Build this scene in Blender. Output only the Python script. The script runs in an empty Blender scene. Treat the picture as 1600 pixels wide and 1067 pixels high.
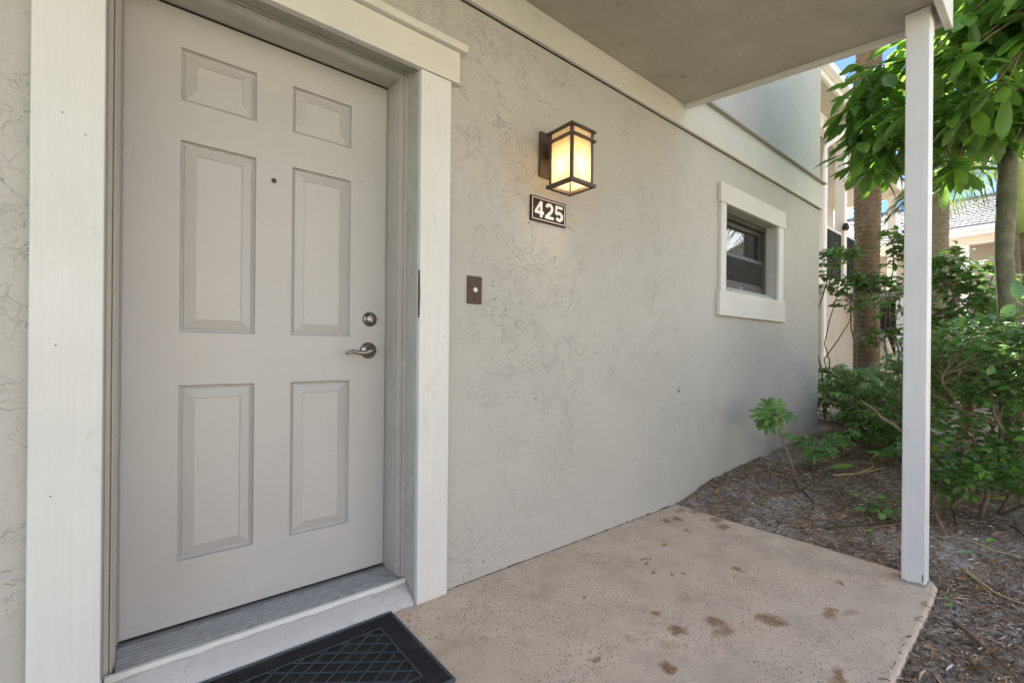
import bpy, bmesh, math, random
from mathutils import Vector, Matrix, noise
random.seed(7)
R = math.radians
scene = bpy.context.scene
C = scene.collection

# ------------------------------------------------------------------ camera
f_px, W_PX = 712.0, 1600.0
th = math.atan(872/712.0)
roll = 0.009
fw = Vector((math.cos(th), math.sin(th), 0)); rt = Vector((math.sin(th), -math.cos(th), 0)); up = Vector((0, 0, 1))
cr, sr = math.cos(roll), math.sin(roll)
rx = rt*cr + up*sr
ux = up*cr - rt*sr
CAM = Vector((0, 0, .991))
cd = bpy.data.cameras.new('camera'); cam = bpy.data.objects.new('camera', cd); C.objects.link(cam)
cd.lens = f_px/W_PX*36; cd.sensor_width = 36; cd.shift_y = 0.0097
cd.clip_start = .02; cd.clip_end = 600
m = Matrix((rx, ux, -fw)).transposed().to_4x4(); m.translation = CAM
cam.matrix_world = m
scene.camera = cam

# ------------------------------------------------------------------ light
SUN_EL, SUN_AZ = R(52), R(36)        # azimuth measured from +X towards +Y (sun stands behind the building)
CLOUD_OFF = (11.1, 6.01, 9.98)  # cloud field shifted: unseen bright cloud adds fill, visible gaps stay blue
world = bpy.data.worlds.new('World'); scene.world = world; world.use_nodes = True
wn = world.node_tree; wn.nodes.clear()
sky = wn.nodes.new('ShaderNodeTexSky'); sky.sky_type = 'NISHITA'; sky.sun_disc = False
sky.sun_elevation = SUN_EL; sky.sun_rotation = math.pi/2 - SUN_AZ
sky.air_density = .5; sky.dust_density = .2; sky.ozone_density = 1.6
bg = wn.nodes.new('ShaderNodeBackground'); bg.inputs['Strength'].default_value = .05
wo = wn.nodes.new('ShaderNodeOutputWorld')
tc = wn.nodes.new('ShaderNodeTexCoord'); cn = wn.nodes.new('ShaderNodeTexNoise')
cn.inputs['Scale'].default_value = 2.2; cn.inputs['Detail'].default_value = 7; cn.inputs['Roughness'].default_value = .6
cmr = wn.nodes.new('ShaderNodeMapRange'); cmr.inputs[1].default_value = .47; cmr.inputs[2].default_value = .63; cmr.inputs[4].default_value = .9
cmx = wn.nodes.new('ShaderNodeMix'); cmx.data_type = 'RGBA'; cmx.inputs[7].default_value = (10.6, 11.1, 11.9, 1)
cmp = wn.nodes.new('ShaderNodeMapping'); cmp.inputs['Location'].default_value = CLOUD_OFF
wn.links.new(tc.outputs['Generated'], cmp.inputs['Vector']); wn.links.new(cmp.outputs[0], cn.inputs['Vector']); wn.links.new(cn.outputs['Fac'], cmr.inputs[0])
hs = wn.nodes.new('ShaderNodeHueSaturation'); hs.inputs['Saturation'].default_value = 1.2; wn.links.new(sky.outputs[0], hs.inputs['Color'])
wn.links.new(cmr.outputs[0], cmx.inputs[0]); wn.links.new(hs.outputs[0], cmx.inputs[6])
wn.links.new(cmx.outputs[2], bg.inputs['Color']); wn.links.new(bg.outputs[0], wo.inputs['Surface'])
sd = bpy.data.lights.new('sun', 'SUN'); sd.energy = 5.0; sd.angle = R(4); sd.color = (1, .95, .87)
sun = bpy.data.objects.new('sun', sd); C.objects.link(sun)
sv = Vector((math.cos(SUN_EL)*math.cos(SUN_AZ), math.cos(SUN_EL)*math.sin(SUN_AZ), math.sin(SUN_EL)))
sun.rotation_euler = sv.to_track_quat('Z', 'Y').to_euler()
scene.view_settings.view_transform = 'Standard'; scene.view_settings.look = 'None'
scene.view_settings.exposure = 2.9; scene.view_settings.gamma = 1; scene.view_settings.use_curve_mapping = False
scene.render.engine = 'CYCLES'
scene.cycles.max_bounces = 10; scene.cycles.diffuse_bounces = 6; scene.cycles.transmission_bounces = 8; scene.cycles.transparent_max_bounces = 12

# ------------------------------------------------------------------ helpers
class MB:
    def __init__(s): s.v = []; s.f = []
    def add(s, vs, fs):
        o = len(s.v); s.v += [tuple(v) for v in vs]; s.f += [tuple(i+o for i in f) for f in fs]; return s
    def box(s, x0, x1, y0, y1, z0, z1):
        return s.add([(x0,y0,z0),(x1,y0,z0),(x1,y1,z0),(x0,y1,z0),(x0,y0,z1),(x1,y0,z1),(x1,y1,z1),(x0,y1,z1)],
              [(0,3,2,1),(4,5,6,7),(0,1,5,4),(1,2,6,5),(2,3,7,6),(3,0,4,7)])
    def bar(s, a, b, w, h, upv=(0,0,1)):
        a, b = Vector(a), Vector(b); d = (b-a).normalized(); u = Vector(upv)
        sd_ = d.cross(u)
        if sd_.length < 1e-4: sd_ = d.cross(Vector((1,0,0)))
        sd_.normalize(); u = sd_.cross(d).normalized()
        vs = [p + sd_*(sx*w/2) + u*(sz*h/2) for p in (a, b) for sx, sz in ((-1,-1),(1,-1),(1,1),(-1,1))]
        return s.add(vs, [(0,1,2,3),(4,7,6,5),(0,4,5,1),(1,5,6,2),(2,6,7,3),(3,7,4,0)])
    def tube(s, pts, rad, n=6, cap=True):
        pts = [Vector(p) for p in pts]; k = len(pts)
        if not hasattr(rad, '__len__'): rad = [rad]*k
        vs = []; ref = Vector((.31, .17, .93))
        for i, p in enumerate(pts):
            d = (pts[min(i+1,k-1)] - pts[max(i-1,0)]).normalized()
            a = d.cross(ref)
            if a.length < .05: a = d.cross(Vector((1,0,0)))
            a.normalize(); b = d.cross(a)
            for j in range(n):
                t = 2*math.pi*j/n; vs.append(p + (a*math.cos(t)+b*math.sin(t))*rad[i])
        fs = [(i*n+j, i*n+(j+1)%n, (i+1)*n+(j+1)%n, (i+1)*n+j) for i in range(k-1) for j in range(n)]
        if cap: fs += [tuple(reversed(range(n))), tuple(range((k-1)*n, k*n))]
        return s.add(vs, fs)
    def lathe(s, prof, c, axis, n=20):     # prof: (r, along)
        c = Vector(c); ax = Vector(axis).normalized(); a = ax.orthogonal().normalized(); b = ax.cross(a)
        vs = []
        for r, h in prof:
            for j in range(n):
                t = 2*math.pi*j/n; vs.append(c + ax*h + (a*math.cos(t)+b*math.sin(t))*r)
        k = len(prof)
        fs = [(i*n+j, i*n+(j+1)%n, (i+1)*n+(j+1)%n, (i+1)*n+j) for i in range(k-1) for j in range(n)]
        fs += [tuple(reversed(range(n))), tuple(range((k-1)*n, k*n))]
        return s.add(vs, fs)
    def prism(s, poly, z0, z1):            # poly in xy
        n = len(poly)
        return s.add([(x,y,z0) for x,y in poly]+[(x,y,z1) for x,y in poly],
               [tuple(reversed(range(n))), tuple(range(n,2*n))]+[(i,(i+1)%n,n+(i+1)%n,n+i) for i in range(n)])
    def mesh(s, name, mat, smooth=False):
        me = bpy.data.meshes.new(name); me.from_pydata(s.v, [], s.f); me.materials.append(mat)
        if smooth: me.shade_smooth()
        me.update(); return me
    def obj(s, name, mat, parent=None, smooth=False, bevel=0, seg=2):
        return link(name, s.mesh(name, mat, smooth), parent, bevel, seg)
def link(name, me, parent=None, bevel=0, seg=2, mw=None):
    o = bpy.data.objects.new(name, me); C.objects.link(o)
    if parent:
        o.parent = parent
        o.matrix_parent_inverse = WM[parent.name].inverted() if parent.name in WM else Matrix()
    if mw is not None: o.matrix_basis = mw
    if bevel:
        b = o.modifiers.new('bevel', 'BEVEL'); b.width = bevel; b.segments = seg; b.limit_method = 'ANGLE'; b.angle_limit = R(40)
    return o
WM = {}
def tag(o, label=None, cat=None, group=None, kind=None):
    if label: o['label'] = label
    if cat: o['category'] = cat
    if group: o['group'] = group
    if kind: o['kind'] = kind
    return o
def empty(name, loc, label=None, cat=None, group=None, kind=None):
    o = bpy.data.objects.new(name, None); C.objects.link(o); o.location = loc; o.empty_display_size = .1
    WM[o.name] = Matrix.Translation(loc)
    return tag(o, label, cat, group, kind)

# ------------------------------------------------------------------ materials
class NT:
    def __init__(s, name):
        s.m = bpy.data.materials.new(name); s.m.use_nodes = True; s.t = s.m.node_tree; s.t.nodes.clear()
        s.out = s.t.nodes.new('ShaderNodeOutputMaterial')
        s.co = s.t.nodes.new('ShaderNodeTexCoord')
        s.obj = s.co.outputs['Object']
        s.geo = s.t.nodes.new('ShaderNodeNewGeometry'); s.pos = s.geo.outputs['Position']
    def n(s, typ, ins=None, **kw):
        nd = s.t.nodes.new('ShaderNode'+typ)
        for k, v in kw.items(): setattr(nd, k, v)
        for k, v in (ins or {}).items():
            if hasattr(v, 'links') or isinstance(v, bpy.types.NodeSocket): s.t.links.new(v, nd.inputs[k])
            else: nd.inputs[k].default_value = v
        return nd
    def noise(s, vec, scale, detail=3, rough=.5, dist=0):
        return s.n('TexNoise', {'Vector': vec, 'Scale': scale, 'Detail': detail, 'Roughness': rough, 'Distortion': dist}).outputs['Fac']
    def mapr(s, v, a, b, c=0., d=1., smooth=False):
        nd = s.n('MapRange', {0: v, 1: a, 2: b, 3: c, 4: d})
        if smooth: nd.interpolation_type = 'SMOOTHSTEP'
        return nd.outputs[0]
    def math(s, op, a, b=0.):
        return s.n('Math', {0: a, 1: b}, operation=op).outputs[0]
    def mix(s, f, a, b, blend='MIX'):
        nd = s.t.nodes.new('ShaderNodeMix'); nd.data_type = 'RGBA'; nd.blend_type = blend
        for k, v in ((0, f), (6, a), (7, b)):
            if isinstance(v, bpy.types.NodeSocket): s.t.links.new(v, nd.inputs[k])
            else: nd.inputs[k].default_value = (tuple(v)+(1,) if k and len(v) == 3 else v)
        return nd.outputs[2]
    def vscale(s, vec, sc):
        return s.n('Mapping', {'Vector': vec, 'Scale': sc}).outputs[0]
    def bump(s, h, strength=.5, dist=.002, prev=None):
        ins = {'Height': h, 'Strength': strength, 'Distance': dist}
        if prev is not None: ins['Normal'] = prev
        return s.n('Bump', ins).outputs[0]
    def pbr(s, col, rough=.6, nrm=None, spec=.5, metal=0., **kw):
        ins = {'Base Color': col if isinstance(col, bpy.types.NodeSocket) else tuple(col)+(1,), 'Roughness': rough, 'Specular IOR Level': spec, 'Metallic': metal}
        if nrm is not None: ins['Normal'] = nrm
        ins.update(kw)
        b = s.n('BsdfPrincipled', ins)
        s.t.links.new(b.outputs[0], s.out.inputs['Surface']); s.b = b
        return s.m

def painted_wood(name, col, grain=.35, rough=.5, axis='z', chips=True, streak=.06):
    t = NT(name)
    sc = {'z': (130, 130, 2.5), 'x': (2.5, 130, 130), 'n': (8, 8, 8)}[axis]
    g = t.noise(t.vscale(t.pos, sc), 1, 4, .6, .4)
    g2 = t.noise(t.vscale(t.pos, tuple(v*.3 for v in sc)), 1, 3, .5, 1.5)
    big = t.noise(t.pos, 2.5, 4, .6)
    c = t.mix(t.mapr(big, .3, .75), tuple(v*.93 for v in col), tuple(min(1, v*1.04) for v in col))
    c = t.mix(t.mapr(g, .38, .66, streak, 0.), c, tuple(v*.3 for v in col))
    if chips:
        sp = t.noise(t.vscale(t.pos, (38, 38, 38)), 1, 2, .5)
        gate = t.noise(t.pos, 5, 2)
        k = t.math('MULTIPLY', t.mapr(sp, .73, .76), t.mapr(gate, .5, .6))
        c = t.mix(t.math('MULTIPLY', k, .8), c, (.06, .045, .03))
    wear = t.math('MULTIPLY', t.mapr(t.noise(t.vscale(t.pos, (9, 9, 5)), 1, 6, .72, .8), .60, .74), .35)
    c = t.mix(wear, c, tuple(v*.62*k for v, k in zip(col, (1, .96, .86))))
    h = t.math('ADD', g, t.math('MULTIPLY', g2, .8))
    return t.pbr(c, rough, t.bump(h, grain, .0022), .4)

def soffit_mat():
    t = NT('taupe_soffit')
    n = t.noise(t.pos, 3, 6, .65); n2 = t.noise(t.vscale(t.pos, (3, 30, 3)), 1, 4)
    c = t.mix(t.mapr(n, .3, .72), (.37, .342, .285), (.47, .437, .37))
    c = t.mix(t.mapr(n2, .55, .75, 0, .25), c, (.28, .25, .2))
    sp = t.math('MULTIPLY', t.mapr(t.noise(t.pos, 26, 3, .6), .655, .70), t.mapr(t.noise(t.pos, 3.5, 3), .44, .6))
    c = t.mix(t.math('MULTIPLY', sp, .6), c, (.10, .085, .06))
    return t.pbr(c, .65, t.bump(t.math('ADD', n2, t.noise(t.pos, 90, 3)), .25, .002), .3)
def door_mat():
    t = NT('greige_door')
    n = t.noise(t.pos, 2.2, 5, .6); g = t.noise(t.vscale(t.pos, (160, 160, 5)), 1, 4, .6)
    c = t.mix(t.mapr(n, .3, .7), (.425, .412, .403), (.465, .452, .44))
    sc = t.math('MULTIPLY', t.mapr(t.noise(t.vscale(t.pos, (14, 14, 26)), 1, 4, .7, 1.), .64, .72), t.mapr(t.noise(t.pos, 3, 3), .46, .6))
    c = t.mix(t.math('MULTIPLY', sc, .45), c, (.15, .14, .125))
    return t.pbr(c, t.mapr(n, .3, .7, .34, .5), t.bump(t.math('ADD', g, t.math('MULTIPLY', t.noise(t.pos, 9, 3), 2.)), .10, .0015), .45)
def stucco(name, col, strength=1.0, fade=True, dirt=True):
    t = NT(name)
    p = t.pos
    wv = t.n('TexNoise', {'Vector': p, 'Scale': 5.0, 'Detail': 4.0}).outputs['Color']
    wp = t.n('VectorMath', {0: p, 1: t.n('VectorMath', {0: wv, 'Scale': .16}, operation='SCALE').outputs[0]}, operation='ADD').outputs[0]
    pa = t.vscale(wp, (1, 1, 1.25))
    n1 = t.noise(pa, 7.5, 4.5, .6, .35)
    n2 = t.noise(t.vscale(wp, (1.2, 1, .8)), 18, 4, .55, .2)
    n3 = t.noise(p, 60, 3, .6)
    area = t.noise(p, 1.4, 2)
    sep = t.n('SeparateXYZ', {0: p})
    if fade:
        fx = t.mapr(sep.outputs[0], 1.1, 2.9, 1., .50, True)
    else: fx = 1.
    dens = t.math('MULTIPLY', t.mapr(area, .39, .56, .28, 1.), fx)
    brk = t.mapr(t.noise(wp, 10, 3, .6), .40, .60, .0, 1., True)
    dens = t.math('MULTIPLY', dens, t.mapr(brk, 0., 1., .25, 1.))
    hs = 0.
    edges = 0.
    for nn, thr, w, amp in ((n1, .5, .012, 1.), (n1, .59, .008, .6), (n2, .61, .012, .45)):
        st = t.mapr(nn, thr-w, thr+w)
        hs = t.math('ADD', t.math('MULTIPLY', st, amp), hs)
        e = t.mapr(t.math('ABSOLUTE', t.math('SUBTRACT', nn, thr)), w*.15, w*.6, 1., 0.)
        edges = t.math('MAXIMUM', edges, e)
    flat = t.noise(wp, 2.6, 3)
    h = t.math('ADD', t.math('MULTIPLY', hs, dens), t.math('ADD', t.math('MULTIPLY', n3, .16), t.math('MULTIPLY', flat, .9)))
    big = t.noise(p, 1.1, 5, .6)
    c = t.mix(t.mapr(big, .3, .7), tuple(v*.93 for v in col), tuple(v*1.05 for v in col))
    sgate = t.mapr(t.noise(p, 7, 4, .65), .50, .64)
    k = t.math('MULTIPLY', t.math('MULTIPLY', edges, dens), sgate)
    c = t.mix(t.math('MULTIPLY', k, .80), c, tuple(v*.24 for v in col))  # relief edges darkened in the colour: crevice shade along with dirt
    if dirt:
        # grey mildew blotches low down near the far corner and small chips
        bl = t.mapr(t.noise(t.vscale(p, (1, 1, .8)), 2.0, 5, .6), .5, .72)
        lo = t.math('MULTIPLY', t.mapr(sep.outputs[0], 2.6, 5., 0., 1., True), t.mapr(sep.outputs[2], 1.35, .35, 0., 1., True))
        c = t.mix(t.math('MULTIPLY', t.math('MULTIPLY', bl, lo), .6), c, (.2, .2, .19))
        chip = t.math('MULTIPLY', t.mapr(t.noise(p, 42, 2), .745, .77), t.mapr(t.noise(p, 6, 2), .5, .58))
        c = t.mix(t.math('MULTIPLY', chip, .75), c, (.09, .085, .075))
    return t.pbr(c, .62, t.bump(h, .75*strength, .0058), .35)

M = {}
WALL = (.435, .422, .388)
M['stucco'] = stucco('greige_stucco', WALL)
M['stucco_up'] = stucco('greige_stucco_upper', WALL, .7, False)
M['stucco_sill'] = stucco('white_stucco_sill', (.50, .49, .475), .8, False, False)
M['trim'] = painted_wood('white_trim_vertical', (.66, .655, .63), .6, .5, 'z', True, .05)
M['trim_h'] = painted_wood('white_trim_horizontal', (.62, .605, .56), .3, .5, 'x')
M['band'] = painted_wood('cream_band_board', (.57, .55, .50), .25, .5, 'x')
M['door'] = door_mat()
M['soffit'] = soffit_mat()
M['post'] = painted_wood('white_post', (.70, .695, .68), .2, .45)
M['drip'] = painted_wood('grey_drip_cap', (.36, .35, .32), .2, .5, 'x')

def simple(name, col, rough=.5, metal=0., var=.1, nscale=12, bumps=.0, bd=.001, spec=.5):
    t = NT(name)
    n = t.noise(t.pos, nscale, 4, .6)
    c = t.mix(t.mapr(n, .3, .7), tuple(v*(1-var) for v in col), tuple(min(1, v*(1+var)) for v in col))
    return t.pbr(c, rough, t.bump(n, bumps, bd) if bumps else None, spec, metal)
M['jamb'] = simple('greige_jamb', (.43, .41, .375), .45, 0, .07, 7, .1, .001)
M['nickel'] = simple('antique_nickel', (.30, .27, .235), .28, 1., .2, 60)
M['bronze'] = simple('bronze_metal', (.10, .075, .06), .45, .5, .25, 40)
M['plate'] = simple('brown_bell_plate', (.055, .032, .024), .4, .2, .3, 50, 0, .001, .35)
M['signb'] = simple('dark_brown_sign', (.038, .017, .012), .5, 0, .2, 40, 0, .001, .25)
M['white'] = simple('white_enamel', (.78, .78, .76), .35, 0, .04)
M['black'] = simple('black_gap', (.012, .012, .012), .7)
M['button'] = simple('bell_button', (.62, .63, .66), .3)
def m_rubber():
    t = NT('black_rubber')
    d = t.mapr(t.noise(t.pos, 14, 6, .7), .46, .75, 0., .55); sp = t.mapr(t.noise(t.pos, 170, 2), .70, .74)
    c = t.mix(d, (.012, .0135, .017), (.05, .05, .05)); c = t.mix(t.math('MULTIPLY', sp, .5), c, (.25, .22, .18))
    return t.pbr(c, .6, t.bump(t.noise(t.pos, 400, 2), .6, .001), .3)
M['rubber'] = m_rubber()
M['ribm'] = simple('rubber_rib', (.05, .058, .07), .5, 0, .2, 300, .3, .001, .4)
M['tan'] = simple('tan_stucco', (.46, .425, .35), .8, 0, .05, 3, .25, .003)
M['tan2'] = simple('tan_stucco_far', (.36, .325, .265), .8, 0, .05, 2)
M['cream'] = simple('cream_paint', (.74, .70, .62), .5, 0, .04, 6)
M['whitep'] = simple('white_paint', (.80, .80, .79), .45, 0, .04, 6)
M['iron'] = simple('dark_iron', (.02, .02, .022), .5, .3)
M['roof'] = simple('pale_roof_tile', (.15, .15, .155), .75, 0, .12, 5)
M['roofd'] = simple('roof_under_course', (.05, .05, .05), .8)
M['concg'] = simple('grey_concrete', (.34, .33, .31), .8, 0, .1, 8, .3)
M['sash'] = simple('bronze_window_sash', (.075, .068, .06), .4, .3, .15)
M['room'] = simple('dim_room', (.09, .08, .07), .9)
M['curtain'] = simple('brown_blind', (.30, .19, .11), .8)

def m_alu():
    t = NT('ribbed_aluminium')
    n = t.noise(t.vscale(t.pos, (2, 40, 40)), 1, 3)
    d = t.noise(t.pos, 30, 4)
    c = t.mix(t.mapr(d, .45, .75), (.38, .39, .40), (.27, .275, .28))
    return t.pbr(c, .42, None, .5, .3)
M['alu'] = m_alu()

def m_glasspane():
    t = NT('window_glass')
    fr = t.n('Fresnel', {'IOR': 1.55})
    tr = t.n('BsdfTransparent', {'Color': (.72, .72, .68, 1)}); gl = t.n('BsdfGlossy', {'Color': (.95, .95, .95, 1), 'Roughness': .015})
    fac = t.mapr(fr.outputs[0], 0., 1., .05, .9)
    mx = t.n('MixShader', {0: fac, 1: tr.outputs[0], 2: gl.outputs[0]})
    t.t.links.new(mx.outputs[0], t.out.inputs[0]); return t.m
M['glass'] = m_glasspane()
def m_screen():
    t = NT('insect_screen')
    tr = t.n('BsdfTransparent', {'Color': (1, 1, 1, 1)}); df = t.n('BsdfDiffuse', {'Color': (.06, .06, .058, 1)})
    mx = t.n('MixShader', {0: .55, 1: tr.outputs[0], 2: df.outputs[0]})
    t.t.links.new(mx.outputs[0], t.out.inputs[0]); return t.m
M['screen'] = m_screen()
def m_frost():
    t = NT('amber_frosted_glass')
    n = t.noise(t.pos, 18, 3)
    c = t.mix(n, (.84, .73, .52), (.90, .80, .61))
    tl = t.n('BsdfTranslucent', {'Color': c}); df = t.n('BsdfDiffuse', {'Color': (.60, .54, .40, 1)})
    gl = t.n('BsdfGlossy', {'Color': (.9, .9, .9, 1), 'Roughness': .25})
    mx = t.n('MixShader', {0: .38, 1: tl.outputs[0], 2: df.outputs[0]})
    m2 = t.n('MixShader', {0: .05, 1: mx.outputs[0], 2: gl.outputs[0]})
    t.t.links.new(m2.outputs[0], t.out.inputs[0]); return t.m
M['frost'] = m_frost()
def m_emit(name, col, s):
    t = NT(name); e = t.n('Emission', {'Color': tuple(col)+(1,), 'Strength': s}); t.t.links.new(e.outputs[0], t.out.inputs[0]); return t.m
M['bulb'] = m_emit('bulb_glow', (1, .78, .48), 7)

def m_leaf(name, dark, light, rough=.36, trans=.3, yellow=0., tcol=(.22, .34, .04), vein=True):
    t = NT(name)
    oi = t.n('ObjectInfo').outputs['Random']
    isl = t.geo.outputs['Random Per Island']
    r = t.math('FRACT', t.math('ADD', t.math('MULTIPLY', oi, 7.13), t.math('MULTIPLY', isl, 3.7)))
    c = t.mix(r, dark, light)
    if yellow:
        c = t.mix(t.mapr(t.math('FRACT', t.math('MULTIPLY', r, 13.7)), 1-yellow, 1-yellow*.6), c, (.30, .25, .03))
    n = t.noise(t.obj, 30, 3)
    c = t.mix(t.mapr(n, .35, .7, 0., .35), c, light)
    c2 = t.mix(t.geo.outputs['Backfacing'], c, t.mix(.4, c, (.16, .22, .08)))
    b = t.n('BsdfPrincipled', {'Base Color': c2, 'Roughness': rough, 'Specular IOR Level': .5, 'Normal': t.bump(n, .15, .002)})
    tl = t.n('BsdfTranslucent', {'Color': t.mix(.45, c, tcol)})
    mx = t.n('MixShader', {0: trans, 1: b.outputs[0], 2: tl.outputs[0]})
    t.t.links.new(mx.outputs[0], t.out.inputs[0]); return t.m
M['leaf_tree'] = m_leaf('broad_tree_leaf', (.05, .15, .025), (.14, .30, .06), .3, .5, .03, (.30, .52, .05))
M['leaf_hedge'] = m_leaf('hedge_leaf', (.065, .175, .035), (.21, .38, .11), .34, .36, .03)
M['leaf_fresh'] = m_leaf('fresh_leaf', (.16, .42, .05), (.22, .50, .08), .4, .35)
M['leaf_schef'] = m_leaf('schefflera_leaf', (.075, .18, .045), (.26, .38, .14), .35, .34, .04)
M['leaf_dark'] = m_leaf('glossy_dark_leaf', (.04, .13, .022), (.13, .27, .055), .3, .25)
M['leaf_palm'] = m_leaf('palm_leaflet', (.06, .11, .04), (.16, .21, .09), .5, .3)
M['leaf_yel'] = m_leaf('yellowing_leaf', (.32, .30, .04), (.36, .38, .05), .45, .3)
M['leaf_lime'] = m_leaf('lime_leaf', (.22, .34, .05), (.30, .40, .08), .45, .3)
M['leaf_dry'] = m_leaf('dry_orange_leaf', (.32, .15, .05), (.40, .22, .09), .7, .1)
M['leaf_ficus'] = m_leaf('pale_veined_leaf', (.05, .15, .055), (.10, .22, .09), .35, .25)

def m_bark(name, a, b, sc=(20, 20, 6), st=.6, dist=.006, moss=None):
    t = NT(name)
    n = t.noise(t.vscale(t.pos, sc), 1, 5, .65, .6)
    c = t.mix(t.mapr(n, .3, .7), a, b)
    if moss:
        c = t.mix(t.mapr(t.noise(t.pos, 4, 4), .48, .66, 0, .8), c, moss)
    return t.pbr(c, .85, t.bump(n, st, dist), .2)
M['bark_tree'] = m_bark('grey_green_bark', (.10, .095, .055), (.20, .19, .13), (24, 24, 14), .5, .004, (.09, .10, .05))
M['bark_palm'] = m_bark('ringed_palm_bark', (.075, .05, .03), (.21, .155, .095), (16, 16, 60), .9, .008, (.20, .20, .155))
M['bark_palm2'] = m_bark('grey_palm_bark', (.13, .105, .075), (.29, .25, .19), (9, 9, 50), .8, .006)
M['bark_stem'] = m_bark('shrub_stem', (.12, .085, .05), (.26, .20, .125), (60, 60, 20), .5, .002)
M['bark_dark'] = m_bark('dark_stem', (.06, .05, .03), (.14, .12, .07), (60, 60, 20), .5, .002)
M['twig'] = m_bark('dry_twig', (.12, .07, .04), (.24, .15, .08), (80, 80, 80), .4, .001)
M['straw'] = m_bark('pale_straw', (.42, .31, .15), (.58, .45, .24), (80, 80, 80), .3, .001)
M['shaft'] = simple('green_crownshaft', (.30, .34, .10), .45, 0, .2, 5)

def m_slab():
    t = NT('pink_beige_concrete')
    p = t.pos
    big = t.noise(p, 1.6, 5, .6)
    c = t.mix(t.mapr(big, .3, .72), (.49, .385, .295), (.605, .488, .382))
    c = t.mix(t.mapr(t.noise(p, 5, 6, .7), .56, .40, 0., .5), c, (.37, .29, .23))
    c = t.mix(t.mapr(t.noise(p, 9, 5, .65), .42, .75, 0., .5), c, (.66, .55, .45))
    vp = t.n('TexVoronoi', {'Vector': p, 'Scale': 105.0})
    gate = t.mapr(t.noise(p, 3.2, 5, .65), .36, .56)
    pit = t.math('MULTIPLY', t.mapr(vp.outputs['Distance'], .20, .36, 1., 0.), gate)
    rnd = t.n('SeparateColor', {0: vp.outputs['Color']})
    pit = t.math('MULTIPLY', pit, t.mapr(rnd.outputs[0], .45, .5))
    c = t.mix(t.math('MULTIPLY', pit, .9), c, (.12, .08, .055))
    vp2 = t.n('TexVoronoi', {'Vector': p, 'Scale': 34.0}); r2 = t.n('SeparateColor', {0: vp2.outputs['Color']})
    spk = t.math('MULTIPLY', t.mapr(vp2.outputs['Distance'], .10, .16, 1., 0.), t.mapr(r2.outputs[1], .86, .88))
    c = t.mix(t.math('MULTIPLY', spk, .8), c, (.09, .06, .045))
    # leaf-tannin stains, each with its own outline
    wv = t.n('TexNoise', {'Vector': p, 'Scale': 22.0, 'Detail': 4.0}).outputs['Color']
    wp = t.n('VectorMath', {0: p, 1: t.n('VectorMath', {0: t.n('VectorMath', {0: wv, 1: (.5, .5, .5)}, operation='SUBTRACT').outputs[0], 'Scale': .085}, operation='SCALE').outputs[0]}, operation='ADD').outputs[0]
    stains = [(2.641,1.537,.06,.030,.7),(2.70,1.474,.05,.04,.7),(2.66,1.323,.055,.035,.8),(2.588,1.248,.05,.035,.8),(2.415,1.50,.035,.04,.9),(2.498,1.475,.04,.035,.9),
              (2.376,1.354,.03,.025,.7),(2.36,1.32,.02,.02,.7),(2.14,.965,.035,.028,.9),(2.16,.95,.05,.03,.25),(1.496,.879,.035,.045,1.),(1.655,.825,.040,.05,.9),(1.63,.78,.05,.03,.8),(1.83,.699,.045,.05,.95),
              (2.059,.575,.06,.03,.8),(2.12,.53,.05,.02,.5),(1.297,.793,.035,.03,1.),(1.146,.951,.02,.017,.9),(1.393,1.241,.018,.012,1.),(1.528,.991,.015,.02,.9),(1.115,.92,.025,.02,.3),
              (1.678,.447,.055,.03,.95),(1.62,.44,.06,.02,.6),(1.32,.95,.03,.03,.3),(1.40,.86,.035,.03,.35),(1.72,.98,.04,.04,.25)]
    tot = None
    for x, y, a, b, k in stains:
        d = t.n('VectorMath', {0: wp, 1: (x, y, 0)}, operation='SUBTRACT').outputs[0]
        d = t.n('VectorMath', {0: d, 1: (1/a, 1/b, 0)}, operation='MULTIPLY').outputs[0]
        L = t.n('VectorMath', {0: d}, operation='LENGTH').outputs['Value']
        v = t.mapr(L, .35, 1.25, k, 0., True)
        tot = v if tot is None else t.math('MAXIMUM', tot, v)
    grain = t.mapr(t.noise(p, 120, 3), .3, .62, .6, 1.)
    c = t.mix(t.math('MULTIPLY', t.math('MULTIPLY', tot, grain), .95), c, (.17, .075, .018))
    # lichen specks
    for x, y, a in ((1.853,1.255,.016),(1.885,1.29,.011),(1.905,1.262,.012),(1.87,1.30,.008),(1.80,1.18,.014),(1.86,1.12,.014),(1.90,1.10,.013)):
        d = t.n('VectorMath', {0: wp, 1: (x, y, 0)}, operation='SUBTRACT').outputs[0]
        L = t.n('VectorMath', {0: t.n('VectorMath', {0: d, 1: (1, 1, 0)}, operation='MULTIPLY').outputs[0]}, operation='LENGTH').outputs['Value']
        c = t.mix(t.mapr(L, a*.6, a, .8, 0.), c, (.10, .095, .08))
    # hairline crack
    sp = t.n('SeparateXYZ', {0: wp})
    cr_ = t.math('ABSOLUTE', t.math('SUBTRACT', sp.outputs[1], t.mapr(sp.outputs[0], 1.35, 2.0, .93, .90)))
    k = t.math('MULTIPLY', t.mapr(cr_, .002, .006, 1., 0.), t.math('MULTIPLY', t.mapr(sp.outputs[0], 1.3, 1.4), t.mapr(sp.outputs[0], 2.0, 1.9)))
    c = t.mix(t.math('MULTIPLY', k, .35), c, (.58, .52, .46))
    h = t.math('SUBTRACT', t.math('MULTIPLY', t.noise(p, 90, 4, .6), .35), pit)
    return t.pbr(c, .68, t.bump(h, .6, .0018), .35)
M['slab'] = m_slab()

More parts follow.
